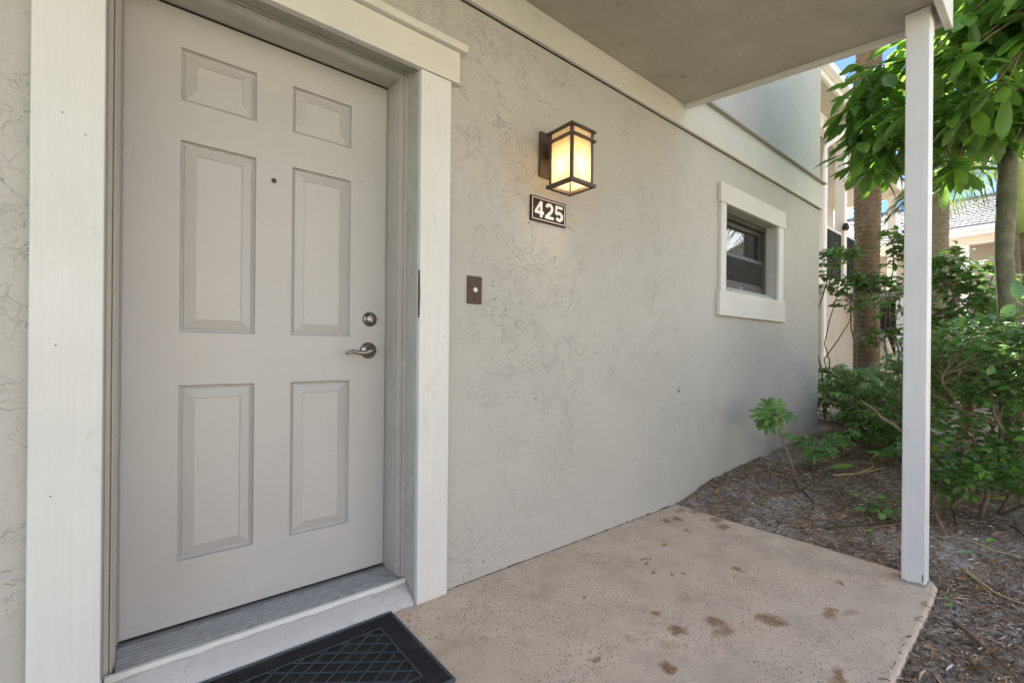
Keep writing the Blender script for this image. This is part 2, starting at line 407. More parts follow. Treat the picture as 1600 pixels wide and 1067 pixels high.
def m_ground():
    t = NT('mulch_and_sand')
    p = t.pos
    f1 = t.noise(t.vscale(p, (1, 1.3, 1)), 34, 6, .7, .6)
    c = t.mix(t.mapr(f1, .33, .68), (.07, .050, .037), (.36, .282, .21))
    sand = t.mapr(t.noise(p, 2.1, 6, .68), .46, .62)
    sc = t.mix(t.mapr(t.noise(p, 60, 4, .7), .38, .64), (.22, .20, .175), (.60, .56, .51))
    c = t.mix(t.math('MULTIPLY', sand, t.mapr(f1, .32, .55)), c, sc)
    h = t.math('ADD', f1, t.math('MULTIPLY', t.noise(p, 130, 3), .4))
    return t.pbr(c, .95, t.bump(h, .9, .012), .15)
M['ground'] = m_ground()
M['bounce_lawn'] = simple('bounce_lawn_grass', (.10, .155, .045), .9, 0, .3, 9, .8, .02)
M['paving'] = simple('bounce_paving_pale', (.50, .46, .40), .85, 0, .08, 4)
def m_chip():
    t = NT('bark_chip')
    r = t.geo.outputs['Random Per Island']
    c = t.mix(r, (.048, .032, .023), (.33, .228, .155))
    c = t.mix(t.mapr(t.math('FRACT', t.math('MULTIPLY', r, 17.3)), .88, .9), c, (.48, .36, .24))
    c = t.mix(t.mapr(t.math('FRACT', t.math('MULTIPLY', r, 31.7)), .93, .95), c, (.60, .57, .52))
    return t.pbr(c, .85, None, .25)
M['chip'] = m_chip()

# ------------------------------------------------------------------ ground
def lerp_tab(x, tab):
    if x <= tab[0][0]: return tab[0][1]
    for (a, b), (c, d) in zip(tab, tab[1:]):
        if x <= c: return b + (d-b)*(x-a)/(c-a)
    return tab[-1][1]
PROF = [(2.75, 0), (3.18, .08), (3.63, .118), (4.23, .143), (5.36, .196), (8, .25), (12, .3)]
def gz(x, y, rough=True):
    w = lerp_tab(x, PROF)
    z = -.03 + (w+.03)*(.4 + .6*math.exp(-((1.63-min(y, 1.63))/.7)**2))
    if x < 2.72 and y > .36: z = -.05
    if rough and 1.3 < x < 14:
        z += .012*(noise.noise((x*3, y*3, 0))) + .007*noise.noise((x*11, y*11, 3)) + .004*noise.noise((x*31, y*31, 7))
    return z
def axis_pts(segs):
    out = []
    for a, b, s in segs:
        n = max(1, round((b-a)/s)); out += [a + (b-a)*i/n for i in range(n)]
    return out + [segs[-1][1]]
xs = axis_pts([(-150, -20, 26), (-20, 1.2, 4), (1.2, 6.4, .035), (6.4, 10, .15), (10, 30, 2), (30, 250, 44)])
ys = axis_pts([(-200, -20, 30), (-20, -2, 2), (-2, -.5, .15), (-.5, 1.7, .035), (1.7, 6, .4), (6, 30, 4), (30, 200, 34)])
g = MB()
g.v = [(x, y, gz(x, y)) for y in ys for x in xs]
nx = len(xs)
g.f = [(j*nx+i, j*nx+i+1, (j+1)*nx+i+1, (j+1)*nx+i) for j in range(len(ys)-1) for i in range(nx-1)]
tag(g.obj('ground', M['ground'], smooth=True), kind='structure')
lw = MB().add([(-90,-6.398,-.01),(60,-6.398,-.01),(60,-2.8,-.01),(-90,-2.8,-.01)], [(0,1,2,3)]).add([(-90,-60,-.02),(60,-60,-.02),(60,-10.2,-.02),(-90,-10.2,-.02)], [(0,1,2,3)])
tag(lw.obj('bounce_lawn', M['bounce_lawn']), kind='structure')  # unseen sunlit grass, added to bounce greenish light onto the wall
pv = MB().box(-90, 60, -10.2, -6.4, -.12, 0)
tag(pv.obj('bounce_paving', M['paving'], bevel=.02), kind='structure')  # unseen pale ground strip, added as a sunlight bounce for the wall

# entry slab: rounded corner, eased edge
sl = MB().prism([(-4, .30), (1.77, .331), (2.24, .338), (2.58, .348), (2.655, .353), (2.70, .372), (2.722, .41), (2.735, .82), (2.727, 1.24), (2.745, 1.70), (-4, 1.70)], -.14, 0)
tag(sl.obj('concrete_slab', M['slab'], bevel=.014, seg=3), kind='structure')

# ------------------------------------------------------------------ building
YW, YC, YD = 1.628, 1.603, 1.854
OX0, OX1, OZ = -.075, .842, 2.125       # door opening in the stucco
WX0, WX1, WZ0, WZ1 = 3.335, 4.30, 1.452, 2.10   # window opening
XE = 5.375
bld = empty('apartment_building', (XE, YW, 0), 'pale greige stucco apartment building with white trim, six-panel door and small dark window', 'building')
def wall_panels(mb, x0, x1, z0, z1, holes, y0, y1):
    xs_ = sorted({x0, x1, *[h[0] for h in holes], *[h[1] for h in holes]}); zs_ = sorted({z0, z1, *[h[2] for h in holes], *[h[3] for h in holes]})
    vid = {}
    def V(x, y, z):
        k = (round(x,5), y, round(z,5))
        if k not in vid: vid[k] = len(mb.v); mb.v.append((x, y, z))
        return vid[k]
    inside = lambda i, j: any(h[0]-1e-6 <= xs_[i] and xs_[i+1] <= h[1]+1e-6 and h[2]-1e-6 <= zs_[j] and zs_[j+1] <= h[3]+1e-6 for h in holes)
    I, J = len(xs_)-1, len(zs_)-1
    solid = lambda i, j: 0 <= i < I and 0 <= j < J and not inside(i, j)
    for i in range(I):
        for j in range(J):
            if not solid(i, j): continue
            a, b, c, d = xs_[i], xs_[i+1], zs_[j], zs_[j+1]
            mb.f.append((V(a,y0,c), V(b,y0,c), V(b,y0,d), V(a,y0,d)))
            mb.f.append((V(a,y1,c), V(a,y1,d), V(b,y1,d), V(b,y1,c)))
            if not solid(i-1, j): mb.f.append((V(a,y0,c), V(a,y0,d), V(a,y1,d), V(a,y1,c)))
            if not solid(i+1, j): mb.f.append((V(b,y0,c), V(b,y1,c), V(b,y1,d), V(b,y0,d)))
            if not solid(i, j-1): mb.f.append((V(a,y0,c), V(a,y1,c), V(b,y1,c), V(b,y0,c)))
            if not solid(i, j+1): mb.f.append((V(a,y0,d), V(b,y0,d), V(b,y1,d), V(a,y1,d)))
w = MB(); wall_panels(w, -4, XE, -.3, 2.70, [(OX0, OX1, -.3, OZ), (WX0, WX1, WZ0, WZ1)], YW, YW+.16)
w.obj('stucco_wall', M['stucco'], bld, bevel=.006)
MB().box(-4, XE-.002, YW-.002, YW+.158, 2.701, 6.2).obj('upper_wall', M['stucco_up'], bld, bevel=.006)
MB().box(XE-.16, XE-.004, YW+.161, 8, -.3, 6.2).obj('end_wall', M['stucco_up'], bld)
MB().box(-4.4, XE+.4, YW-.5, 8.4, 6.201, 6.34).obj('roof_slab', M['cream'], bld, bevel=.01)
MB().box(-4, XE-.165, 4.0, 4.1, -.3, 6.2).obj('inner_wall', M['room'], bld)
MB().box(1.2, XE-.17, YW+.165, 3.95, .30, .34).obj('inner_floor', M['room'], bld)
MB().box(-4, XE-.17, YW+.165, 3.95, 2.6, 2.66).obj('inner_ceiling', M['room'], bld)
# band board + drip cap
b = MB().box(-4, XE+.003, YC, YW-.003, 2.466, 2.715).obj('band_board', M['band'], bld, bevel=.004)
MB().add([(-4, YC-.028, 2.717), (XE+.036, YC-.028, 2.717), (XE+.036, YW-.003, 2.717), (-4, YW-.003, 2.717),
          (-4, YC-.028, 2.732), (XE+.036, YC-.028, 2.732), (XE+.036, YW-.003, 2.752), (-4, YW-.003, 2.752)],
         [(0,3,2,1),(4,5,6,7),(0,1,5,4),(1,2,6,5),(2,3,7,6),(3,0,4,7)]).obj('drip_cap', M['drip'], b)
# shadow gap / caulk line under the band
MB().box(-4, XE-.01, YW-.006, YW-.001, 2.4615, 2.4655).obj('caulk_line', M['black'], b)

# door surround
CW = .136
sur = MB().box(OX1, OX1+CW, YC, YW-.001, 0, 2.088).obj('door_casing', M['trim'], bld, bevel=.003)
MB().box(OX0-CW, OX0, YC, YW-.001, -.02, 2.088).obj('door_casing', M['trim'], bld, bevel=.003)
hd = MB().box(OX0-CW-.04, OX1+CW+.038, YC-.006, YW-.001, 2.090, 2.216).obj('header_board', M['trim_h'], bld, bevel=.003)
MB().box(OX0-CW-.06, OX1+CW+.062, YC-.028, YW-.001, 2.2175, 2.248).obj('header_cap', M['trim_h'], hd, bevel=.003)
# nail heads on the casings
for x, z in ((-.155,1.58),(-.112,1.537),(-.17,.62),(-.163,.997),(.94,.062),(.955,1.05)):
    MB().lathe([(.0012,0),(.0020,-.0005),(.0010,-.0010)], (x, YC, z), (0,1,0), 8).obj('nail_head', M['bronze'], sur)

# jambs and brick mould inside the reveal
fr = MB()
JX0, JX1, JZ = -.050, .816, 2.108
fr.box(JX1, OX1-.001, 1.775, YD+.05, .03, OZ-.001)
fr.box(OX0+.001, JX0, 1.775, YD+.05, .03, OZ-.001)
fr.box(JX0+.0005, JX1-.0005, 1.775, YD+.05, JZ, OZ-.001)
fro = fr.obj('door_frame', M['jamb'], bld, bevel=.003)
PR = [(.0006, 1.7745), (.0006, 1.720), (.0112, 1.720), (.0122, 1.730), (.0134, 1.730), (.0144, 1.722), (.0182, 1.722), (.0196, 1.735), (.0246, 1.748), (.0246, 1.7745)]
mo = MB(); q = len(PR)
for k in range(4):
    for w_, y in PR:
        mo.v.append(((OX0+w_ if k < 2 else OX1-w_), y, (.052 if k in (0, 3) else OZ-w_)))
for k in range(3):
    for j in range(q-1): mo.f.append((k*q+j, k*q+j+1, (k+1)*q+j+1, (k+1)*q+j))
mo.obj('brick_mould', M['jamb'], fro)
for a in ((JX1-.004, JX1-.0004, YD-.012, YD-.0015, .082, JZ-.002), (JX0+.0004, JX0+.004, YD-.012, YD-.0015, .082, JZ-.002)):
    MB().box(*a).obj('weather_strip', M['drip'], fro)
MB().box(JX0+.001, JX1-.001, YD-.006, YD-.001, JZ-.005, JZ-.0005).obj('weather_strip', M['black'], fro)

# door leaf with six raised panels
door = MB()
PX = [(.100, .319), (.440, .660)]; PZ = [(.290, .868), (1.046, 1.677), (1.808, 1.981)]
DX0, DX1, DZ0, DZ1 = -.046, .812, .084, 2.104
wall_panels(door, DX0, DX1, DZ0, DZ1, [(a, b, c, d) for a, b in PX for c, d in PZ], YD, YD+.04)
dob = door.obj('door', M['door'], bld, bevel=.0015)
def panel(x0, x1, z0, z1):
    mb = MB(); prof = [(0, .0003), (.0015, .012), (.0055, .017), (.009, .017), (.0115, .0125), (.042, -.0005), (.0440, .003), (.0475, .003)]
    for d, y in prof:
        mb.v += [(x0+d, YD+y, z0+d), (x1-d, YD+y, z0+d), (x1-d, YD+y, z1-d), (x0+d, YD+y, z1-d)]
    for k in range(len(prof)-1):
        for e in range(4): mb.f.append((k*4+e, k*4+(e+1)%4, k*4+4+(e+1)%4, k*4+4+e))
    k = (len(prof)-1)*4; mb.f.append((k, k+1, k+2, k+3))
    return mb
for a, bb in PX:
    for c, d in PZ: panel(a, bb, c, d).obj('panel', M['door'], dob)
MB().box(DX0, DX1, YD+.005, YD+.03, .0765, .0835).obj('door_sweep', M['black'], dob)
MB().box(DX0+.002, DX1-.002, YD-.0022, YD-.0002, .112, .1165).obj('bottom_rail', M['door'], dob)
# lever, deadbolt, viewer
KX, KZ = .738, .990
hm = MB().lathe([(.034,.0002),(.034,-.004),(.030,-.010),(.020,-.013),(.013,-.018),(.012,-.040),(.014,-.046),(.013,-.056),(.006,-.060)], (KX, YD, KZ), (0,1,0), 28)
pts = [(KX+.006, YD-.052, KZ+.001), (KX-.012, YD-.054, KZ-.003), (KX-.035, YD-.055, KZ-.010), (KX-.060, YD-.054, KZ-.010), (KX-.083, YD-.051, KZ-.004), (KX-.100, YD-.047, KZ-.010), (KX-.106, YD-.045, KZ-.016)]
hm.tube(pts, [.010, .0105, .0095, .008, .007, .006, .004], 10)
hm.obj('handle', M['nickel'], dob, smooth=True)
MB().lathe([(.030,.0002),(.030,-.005),(.026,-.011),(.019,-.013),(.0185,-.020),(.016,-.022)], (.743, YD, 1.120), (0,1,0), 28).obj('deadbolt', M['nickel'], dob, smooth=True)
MB().box(.7415, .7445, YD-.0232, YD-.0215, 1.108, 1.122).obj('keyhole', M['button'], dob)
MB().lathe([(.009,.0002),(.009,-.003),(.006,-.004)], (.377, YD, 1.609), (0,1,0), 18).obj('peephole', M['bronze'], dob)
MB().lathe([(.005,-.0038),(.003,-.0052)], (.377, YD, 1.609), (0,1,0), 12).obj('peephole_lens', M['black'], dob)
# threshold and stucco sill
t_ = MB().box(JX0+.001, JX1-.001, 1.712, YD+.02, .03, .0715).obj('threshold', M['alu'], bld)
for i in range(6):
    y = 1.724 + i*.020
    MB().box(JX0+.002, JX1-.002, y, y+.009, .0717, .0738).obj('tread_rib', M['alu'], t_, bevel=.0012)
MB().box(OX0+.002, OX1-.002, 1.694, 1.7115, .02, .070).obj('threshold_nosing', M['trim'], bld, bevel=.004)
def sill():
    mb = MB(); n = 60; prof = [(1.612, -.04), (1.614, .006), (1.626, .020), (1.655, .036), (1.680, .050), (1.693, .055), (1.72, .05), (1.72, -.04)]
    for i in range(n+1):
        x = OX0+.0015 + (OX1-OX0-.003)*i/n
        for y, z in prof:
            k = 0 if z < 0 else 1
            mb.v.append((x, y + .004*k*noise.noise((x*14, y*30, 1)), z + .005*k*noise.noise((x*18, y*40, 5))))
    q = len(prof)
    for i in range(n):
        for j in range(q-1): mb.f.append((i*q+j, (i+1)*q+j, (i+1)*q+j+1, i*q+j+1))
    mb.f += [tuple(range(q)), tuple(reversed(range(n*q, n*q+q)))]
    return mb
sill().obj('door_sill', M['stucco_sill'], bld, smooth=True)

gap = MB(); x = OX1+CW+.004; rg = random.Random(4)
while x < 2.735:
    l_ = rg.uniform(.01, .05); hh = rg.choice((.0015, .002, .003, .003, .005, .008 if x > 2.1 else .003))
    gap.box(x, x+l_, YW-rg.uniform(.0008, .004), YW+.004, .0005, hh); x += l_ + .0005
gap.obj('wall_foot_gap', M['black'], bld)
chp = MB(); z = 1.12
while z < 1.30:
    l_ = rg.uniform(.006, .018); wdt = max(.0004, .0036*math.sin((z-1.12)/.18*3.1)*rg.uniform(.3, 1.1)); chp.box(OX1-.0012, OX1+wdt, YC-.0006, YC+.012, z, z+l_+.0002); z += l_
chp.obj('paint_chip', M['bronze'], sur)
# window
YG = 1.712
win = empty('window', (3.83, YW, 1.78)); win.parent = bld; win.matrix_parent_inverse = WM[bld.name].inverted()
wf = MB().box(3.243, 4.424, YC-.006, YW-.001, 2.092, 2.236).obj('head_casing', M['trim_h'], win, bevel=.003)
MB().box(3.234, 4.428, YC-.006, YW-.001, 1.268, 1.452).obj('sill_casing', M['trim_h'], win, bevel=.003)
for a, b_ in ((3.262, WX0+.004), (WX1-.004, 4.395)):
    MB().box(a, b_, YC, YW-.001, 1.4525, 2.0915).obj('side_casing', M['trim'], win, bevel=.003)
sx0, sx1, sz0, sz1 = WX0+.002, WX1-.002, WZ0+.062, WZ1-.002
lz = MB(); lz.v = [(x, y, z) for x in (WX0+.001, WX1-.001) for y, z in ((YW-.001, WZ0-.02), (YW-.001, WZ0+.004), (YG-.002, WZ0+.060), (YG+.06, WZ0+.060), (YG+.06, WZ0-.02))]
lz.f = [(0,1,6,5),(1,2,7,6),(2,3,8,7),(3,4,9,8),(4,0,5,9),(0,4,3,2,1),(5,6,7,8,9)]
lz.obj('window_sill', M['trim_h'], win)
fm = MB()
fm.box(sx0, sx1, YG, YG+.06, sz0, sz0+.03); fm.box(sx0, sx1, YG, YG+.06, sz1-.04, sz1)
fm.box(sx0, sx0+.03, YG, YG+.06, sz0+.0305, sz1-.0405); fm.box(sx1-.03, sx1, YG, YG+.06, sz0+.0305, sz1-.0405)
fm.obj('window_frame', M['sash'], win, bevel=.002)
def sash(z0, z1, y):
    mb = MB(); a, b_ = sx0+.031, sx1-.031; k = .034
    mb.box(a, b_, y, y+.025, z0, z0+k); mb.box(a, b_, y, y+.025, z1-k, z1)
    mb.box(a, a+k, y, y+.025, z0+k+.0005, z1-k-.0005); mb.box(b_-k, b_, y, y+.025, z0+k+.0005, z1-k-.0005)
    return mb, (a+k-.004, b_-k+.004, z0+k-.004, z1-k+.004)
zm = 1.795
for nm, z0, z1, y, scr in (('lower_sash', sz0+.031, zm, YG+.006, True), ('upper_sash', zm-.02, sz1-.041, YG+.034, False)):
    mb, (a, b_, c, d) = sash(z0, z1, y)
    mb.obj(nm, M['sash'], win, bevel=.002)
    MB().box(a, b_, y+.010, y+.014, c, d).obj('pane', M['glass'], win)
    if scr: MB().box(a, b_, y-.0025, y-.0015, c, d).obj('insect_screen', M['screen'], win)
MB().box(3.80, 3.84, YG-.001, YG+.005, WZ0+.072, WZ0+.078).obj('sash_latch', M['whitep'], win)
MB().box(3.35, 3.62, YW+.22, YW+.23, 1.3, 2.2).obj('curtain', M['curtain'], win)

# chipped anchor hole
an = MB().lathe([(.012,.004),(.011,-.004),(.006,-.006)], (2.745, YW, .757), (0,1,0), 10).obj('wall_anchor', M['concg'], bld)
MB().box(2.738, 2.752, YW-.007, YW-.0005, .735, .742).obj('anchor_slot', M['black'], an)

# canopy over the entry (falls slightly towards the front)
def sof(y): return 2.612 - (YC-y)*.105
can = empty('entry_canopy', (2.77, YC, 2.6)); can.parent = bld; can.matrix_parent_inverse = WM[bld.name].inverted()
CX0, CX1, CY0 = -4, 2.772, .335
def slope_box(x0, x1, y0, y1, dz0, dz1):
    return MB().add([(x0,y0,sof(y0)+dz0),(x1,y0,sof(y0)+dz0),(x1,y1,sof(y1)+dz0),(x0,y1,sof(y1)+dz0),(x0,y0,sof(y0)+dz1),(x1,y0,sof(y0)+dz1),(x1,y1,sof(y1)+dz1),(x0,y1,sof(y1)+dz1)],
            [(0,3,2,1),(4,5,6,7),(0,1,5,4),(1,2,6,5),(2,3,7,6),(3,0,4,7)])
slope_box(CX0, CX1-.028, CY0+.03, YC-.002, 0, .018).obj('ceiling_panel', M['soffit'], can)
slope_box(CX1-.0265, CX1, CY0+.028, YC-.0015, -.026, .15).obj('edge_board', M['trim_h'], can, bevel=.003)
slope_box(CX0, CX1, CY0, CY0+.0275, -.045, .16).obj('fascia_board', M['trim_h'], can, bevel=.003)
slope_box(CX0, CX1+.02, CY0-.02, YC-.003, .165, .19).obj('canopy_roof', M['drip'], can)
for y in (.95,): slope_box(CX0, CX1-.03, y, y+.004, -.0012, -.0002).obj('panel_joint', M['soffit'], can)

# ------------------------------------------------------------------ porch post
zt = sof(.425)
po = empty('porch_post', (2.645, .425, 0), 'square white wooden porch post standing on the corner of the concrete slab', 'post')
MB().box(2.603, 2.688, .386, .466, .003, zt-.005).obj('shaft', M['post'], po, bevel=.004)
MB().box(2.601, 2.690, .384, .468, zt-.10, zt-.0045).obj('head_block', M['post'], po, bevel=.003)
MB().box(2.6045, 2.6865, .3875, .4645, 0, .0025).obj('base_dark_layer', M['black'], po)  # thin black layer, a dark contact line under the post
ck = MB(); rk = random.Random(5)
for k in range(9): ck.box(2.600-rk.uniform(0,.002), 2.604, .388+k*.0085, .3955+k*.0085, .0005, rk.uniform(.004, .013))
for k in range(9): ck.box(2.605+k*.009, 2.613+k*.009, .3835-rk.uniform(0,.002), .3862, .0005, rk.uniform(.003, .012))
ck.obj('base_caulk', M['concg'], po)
MB().box(2.6015, 2.6035, .392, .3955, .020, .052).obj('paint_chip', M['bark_dark'], po)

# ------------------------------------------------------------------ wall lantern
LX0, LX1, LY0, LY1, LZ0, LZ1 = 1.457, 1.620, 1.382, 1.547, 1.746, 2.006
lan = empty('wall_lantern', (1.54, YW, 1.94), 'lit bronze box lantern with amber glass mounted on the wall above the number plaque', 'lamp')
def ring(x0, x1, y0, y1, z0, z1, t):
    mb = MB(); mb.box(x0, x1, y0, y0+t, z0, z1); mb.box(x0, x1, y1-t, y1, z0, z1)
    mb.box(x0, x0+t, y0+t+.0003, y1-t-.0003, z0, z1); mb.box(x1-t, x1, y0+t+.0003, y1-t-.0003, z0, z1); return mb
MB().box(1.482, 1.600, YW-.016, YW-.002, 1.835, 2.050).obj('back_plate', M['bronze'], lan, bevel=.003)
MB().box(1.515, 1.565, LY1+.001, YW-.0165, 1.925, 1.985).obj('bracket_arm', M['bronze'], lan, bevel=.003)
ring(LX0, LX1, LY0, LY1, LZ0, LZ0+.015, .022).obj('bottom_rim', M['bronze'], lan, bevel=.0015)
ring(LX0, LX1, LY0, LY1, 1.953, 1.963, .012).obj('middle_rim', M['bronze'], lan, bevel=.0015)
i_ = .010
for x in (LX0+i_, LX1-i_-.013):
    for y in (LY0+i_, LY1-i_-.013):
        MB().box(x, x+.013, y, y+.013, LZ0+.0155, 1.994).obj('corner_post', M['bronze'], lan, bevel=.001)
MB().box(LX0, LX1, LY0, LY1, 1.9945, 2.004).obj('top_rim', M['bronze'], lan, bevel=.0015)
MB().box(LX0+.012, LX1-.012, LY0+.012, LY1-.012, 2.0045, 2.013).obj('top_cap', M['bronze'], lan, bevel=.0015)
g0, g1 = i_+.004, i_+.007
for z0, z1 in ((LZ0+.016, 1.9525), (1.9635, 1.994)):
    MB().box(LX0+g0, LX0+g1, LY0+i_+.0135, LY1-i_-.0135, z0, z1).obj('glass_pane', M['frost'], lan)
    MB().box(LX1-g1, LX1-g0, LY0+i_+.0135, LY1-i_-.0135, z0, z1).obj('glass_pane', M['frost'], lan)
    MB().box(LX0+i_+.0135, LX1-i_-.0135, LY0+g0, LY0+g1, z0, z1).obj('glass_pane', M['frost'], lan)
    MB().box(LX0+i_+.0135, LX1-i_-.0135, LY1-g1, LY1-g0, z0, z1).obj('glass_pane', M['frost'], lan)
lc = Vector(((LX0+LX1)/2, (LY0+LY1)/2, 1.845))
MB().lathe([(.004,-.055),(.018,-.045),(.026,-.022),(.027,-.005),(.020,.016),(.013,.03)], lc, (0,0,1), 16).obj('bulb', M['bulb'], lan, smooth=True)
MB().lathe([(.015,.031),(.015,.075),(.009,.148)], lc, (0,0,1), 12).obj('bulb_socket', M['whitep'], lan)
pl = bpy.data.lights.new('lantern_light', 'POINT'); pl.energy = 1.45; pl.color = (1, .79, .52); pl.shadow_soft_size = .03
plo = bpy.data.objects.new('lantern_light', pl); C.objects.link(plo); plo.location = lc + Vector((0,0,-.005)); plo.parent = lan; plo.matrix_parent_inverse = WM[lan.name].inverted()
bpy.data.objects['bulb'].visible_shadow = True

# ------------------------------------------------------------------ number plaque
sg = empty('number_plaque', (1.545, YW, 1.615), 'dark brown house number plaque reading 425 on the wall under the lantern', 'sign')
SX0, SX1, SZ0, SZ1 = 1.428, 1.664, 1.617, 1.736
MB().box(SX0, SX1, YW-.011, YW-.001, SZ0, SZ1).obj('plate', M['signb'], sg, bevel=.0015)
bd = MB(); q, tt = .008, .0028; y0, y1 = YW-.0125, YW-.0112
bd.box(SX0+q, SX1-q, y0, y1, SZ0+q, SZ0+q+tt); bd.box(SX0+q, SX1-q, y0, y1, SZ1-q-tt, SZ1-q)
bd.box(SX0+q, SX0+q+tt, y0, y1, SZ0+q+tt+.0002, SZ1-q-tt-.0002); bd.box(SX1-q-tt, SX1-q, y0, y1, SZ0+q+tt+.0002, SZ1-q-tt-.0002)
bd.obj('border_line', M['white'], sg)
def ribbon(pts, wd, y, closed=False):
    """flat stroke of constant width in the plane of the plaque, a hair thick"""
    mb = MB(); P = [Vector((a, b_)) for a, b_ in pts]; n = len(P); L, Rr = [], []
    for i in range(n):
        d0 = (P[i]-P[max(i-1, 0)]); d1 = (P[min(i+1, n-1)]-P[i])
        d0 = (d0 if d0.length else d1).normalized(); d1 = (d1 if d1.length else d0).normalized()
        t_ = (d0+d1).normalized(); nn = Vector((-t_.y, t_.x)); k = wd/2/max(.5, nn.dot(Vector((-d0.y, d0.x))))
        L.append(P[i]+nn*k); Rr.append(P[i]-nn*k)
    for q in (y, y+.0008): mb.v += [(p.x, q, p.y) for p in L] + [(p.x, q, p.y) for p in Rr]
    for i in range(n-1):
        mb.f.append((i, i+1, n+i+1, n+i)); mb.f.append((2*n+i, 3*n+i, 3*n+i+1, 2*n+i+1))
        mb.f.append((i, 2*n+i, 2*n+i+1, i+1)); mb.f.append((n+i, n+i+1, 3*n+i+1, 3*n+i))
    mb.f += [(0, n, 3*n, 2*n), (n-1, 3*n-1, 4*n-1, 2*n-1)]
    return mb
def arc(cx, cz, r, a0, a1, n=10, sx=1.): return [(cx+r*sx*math.cos(R(a0+(a1-a0)*i/n)), cz+r*math.sin(R(a0+(a1-a0)*i/n))) for i in range(n+1)]
def numeral(cx, cz, strokes):
    al = MB()
    for k, (pts, wd) in enumerate(strokes):
        r_ = ribbon([(cx+a, cz+b_) for a, b_ in pts], wd, YW-.0125-.00018*k)
        al.add(r_.v, r_.f)
    al.obj('numeral', M['white'], sg)
T = .0165
numeral(1.481, 1.6765, [([(.0125,.0385),(.0125,-.0385)], T), ([(.010,.034),(-.024,-.016)], .0135), ([(-.0295,-.0165),(.030,-.0165)], .0145)])
numeral(1.548, 1.6765, [(arc(0, .0155, .0155, 175, -20, 12, 1.22)+[(.010,-.004),(-.010,-.020),(-.019,-.0315)], T), ([(-.0285,-.0315),(.0285,-.0315)], .014)])
numeral(1.613, 1.6765, [([(.026,.0315),(-.0165,.0315)], .014), ([(-.0165,.0385),(-.0205,-.003)], .0135), ([(-.0225,.0015)]+arc(.001, -.0135, .0172, 128, -150, 14, 1.18), T)])
for x in (SX0+.016, SX1-.016): MB().lathe([(.0035,0),(.003,-.002)], (x, YW-.011, 1.677), (0,1,0), 10).obj('screw', M['nickel'], sg)

# ------------------------------------------------------------------ doorbell
db = empty('doorbell', (1.1145, YW, 1.254), 'brown doorbell plate with a round pale button on the stucco beside the door casing', 'doorbell')
MB().box(1.077, 1.152, YW-.007, YW-.001, 1.194, 1.313).obj('plate', M['plate'], db, bevel=.002)
MB().lathe([(.0105,-.0072),(.0105,-.010),(.008,-.012)], (1.1165, YW, 1.254), (0,1,0), 20).obj('button', M['button'], db, smooth=False)
for z in (1.294, 1.212): MB().lathe([(.004,-.0072),(.003,-.009)], (1.1165, YW, z), (0,1,0), 10).obj('screw', M['plate'], db)

# ------------------------------------------------------------------ doormat
mt = empty('doormat', (.357, 1.384, 0), 'black rubber doormat with raised diamond ribs lying in front of the door', 'doormat')
mx0, mx1, my0, my1 = -.024, .738, 1.160, 1.610
MB().box(mx0, mx1, my0, my1, .0005, .006).obj('mat_base', M['rubber'], mt)
bw = .070
bdm = MB()
bdm.box(mx0, mx1, my0, my0+bw, .0062, .0085); bdm.box(mx0, mx1, my1-bw, my1, .0062, .0085)
bdm.box(mx0, mx0+bw, my0+bw+.0003, my1-bw-.0003, .0062, .0085); bdm.box(mx1-bw, mx1, my0+bw+.0003, my1-bw-.0003, .0062, .0085)
bdm.obj('mat_border', M['rubber'], mt)
rim = MB(); e = .008
rim.box(mx0-.002, mx1+.002, my0-.002, my0+e, .0005, .0125); rim.box(mx0-.002, mx1+.002, my1-e, my1+.002, .0005, .0125)
rim.box(mx0-.002, mx0+e, my0+e+.0003, my1-e-.0003, .0005, .0125); rim.box(mx1-e, mx1+.002, my0+e+.0003, my1-e-.0003, .0005, .0125)
rim.obj('mat_rim', M['ribm'], mt, bevel=.003)
ix0, ix1, iy0, iy1 = mx0+bw, mx1-bw, my0+bw, my1-bw
for k in range(5):     # fine ridges running round the border
    d = .016 + k*.0105
    ring(mx0+d, mx1-d, my0+d, my1-d, .0086, .0098, .0035).obj('border_ridge', M['rubber'], mt)
ring(ix0, ix1, iy0, iy1, .0086, .0110, .004).obj('inner_frame', M['ribm'], mt)
def clip(px, py, dx, dy):
    t0, t1 = -9, 9
    for p, d, lo, hi in ((px, dx, ix0+.004, ix1-.004), (py, dy, iy0+.004, iy1-.004)):
        a, b_ = (lo-p)/d, (hi-p)/d
        if a > b_: a, b_ = b_, a
        t0, t1 = max(t0, a), min(t1, b_)
    return (t0, t1) if t1-t0 > .02 else None
for sgn in (1, -1):
    a = R(37)*sgn; dx, dy = math.cos(a), math.sin(a)
    for k in range(-16, 17):
        off = k*.0445
        px, py = .357 - dy*off, 1.385 + dx*off
        c_ = clip(px, py, dx, dy)
        if c_: MB().bar((px+dx*c_[0], py+dy*c_[0], .0082), (px+dx*c_[1], py+dy*c_[1], .0082), .0034, .0042 if sgn > 0 else .0036).obj('mat_rib', M['ribm'], mt)

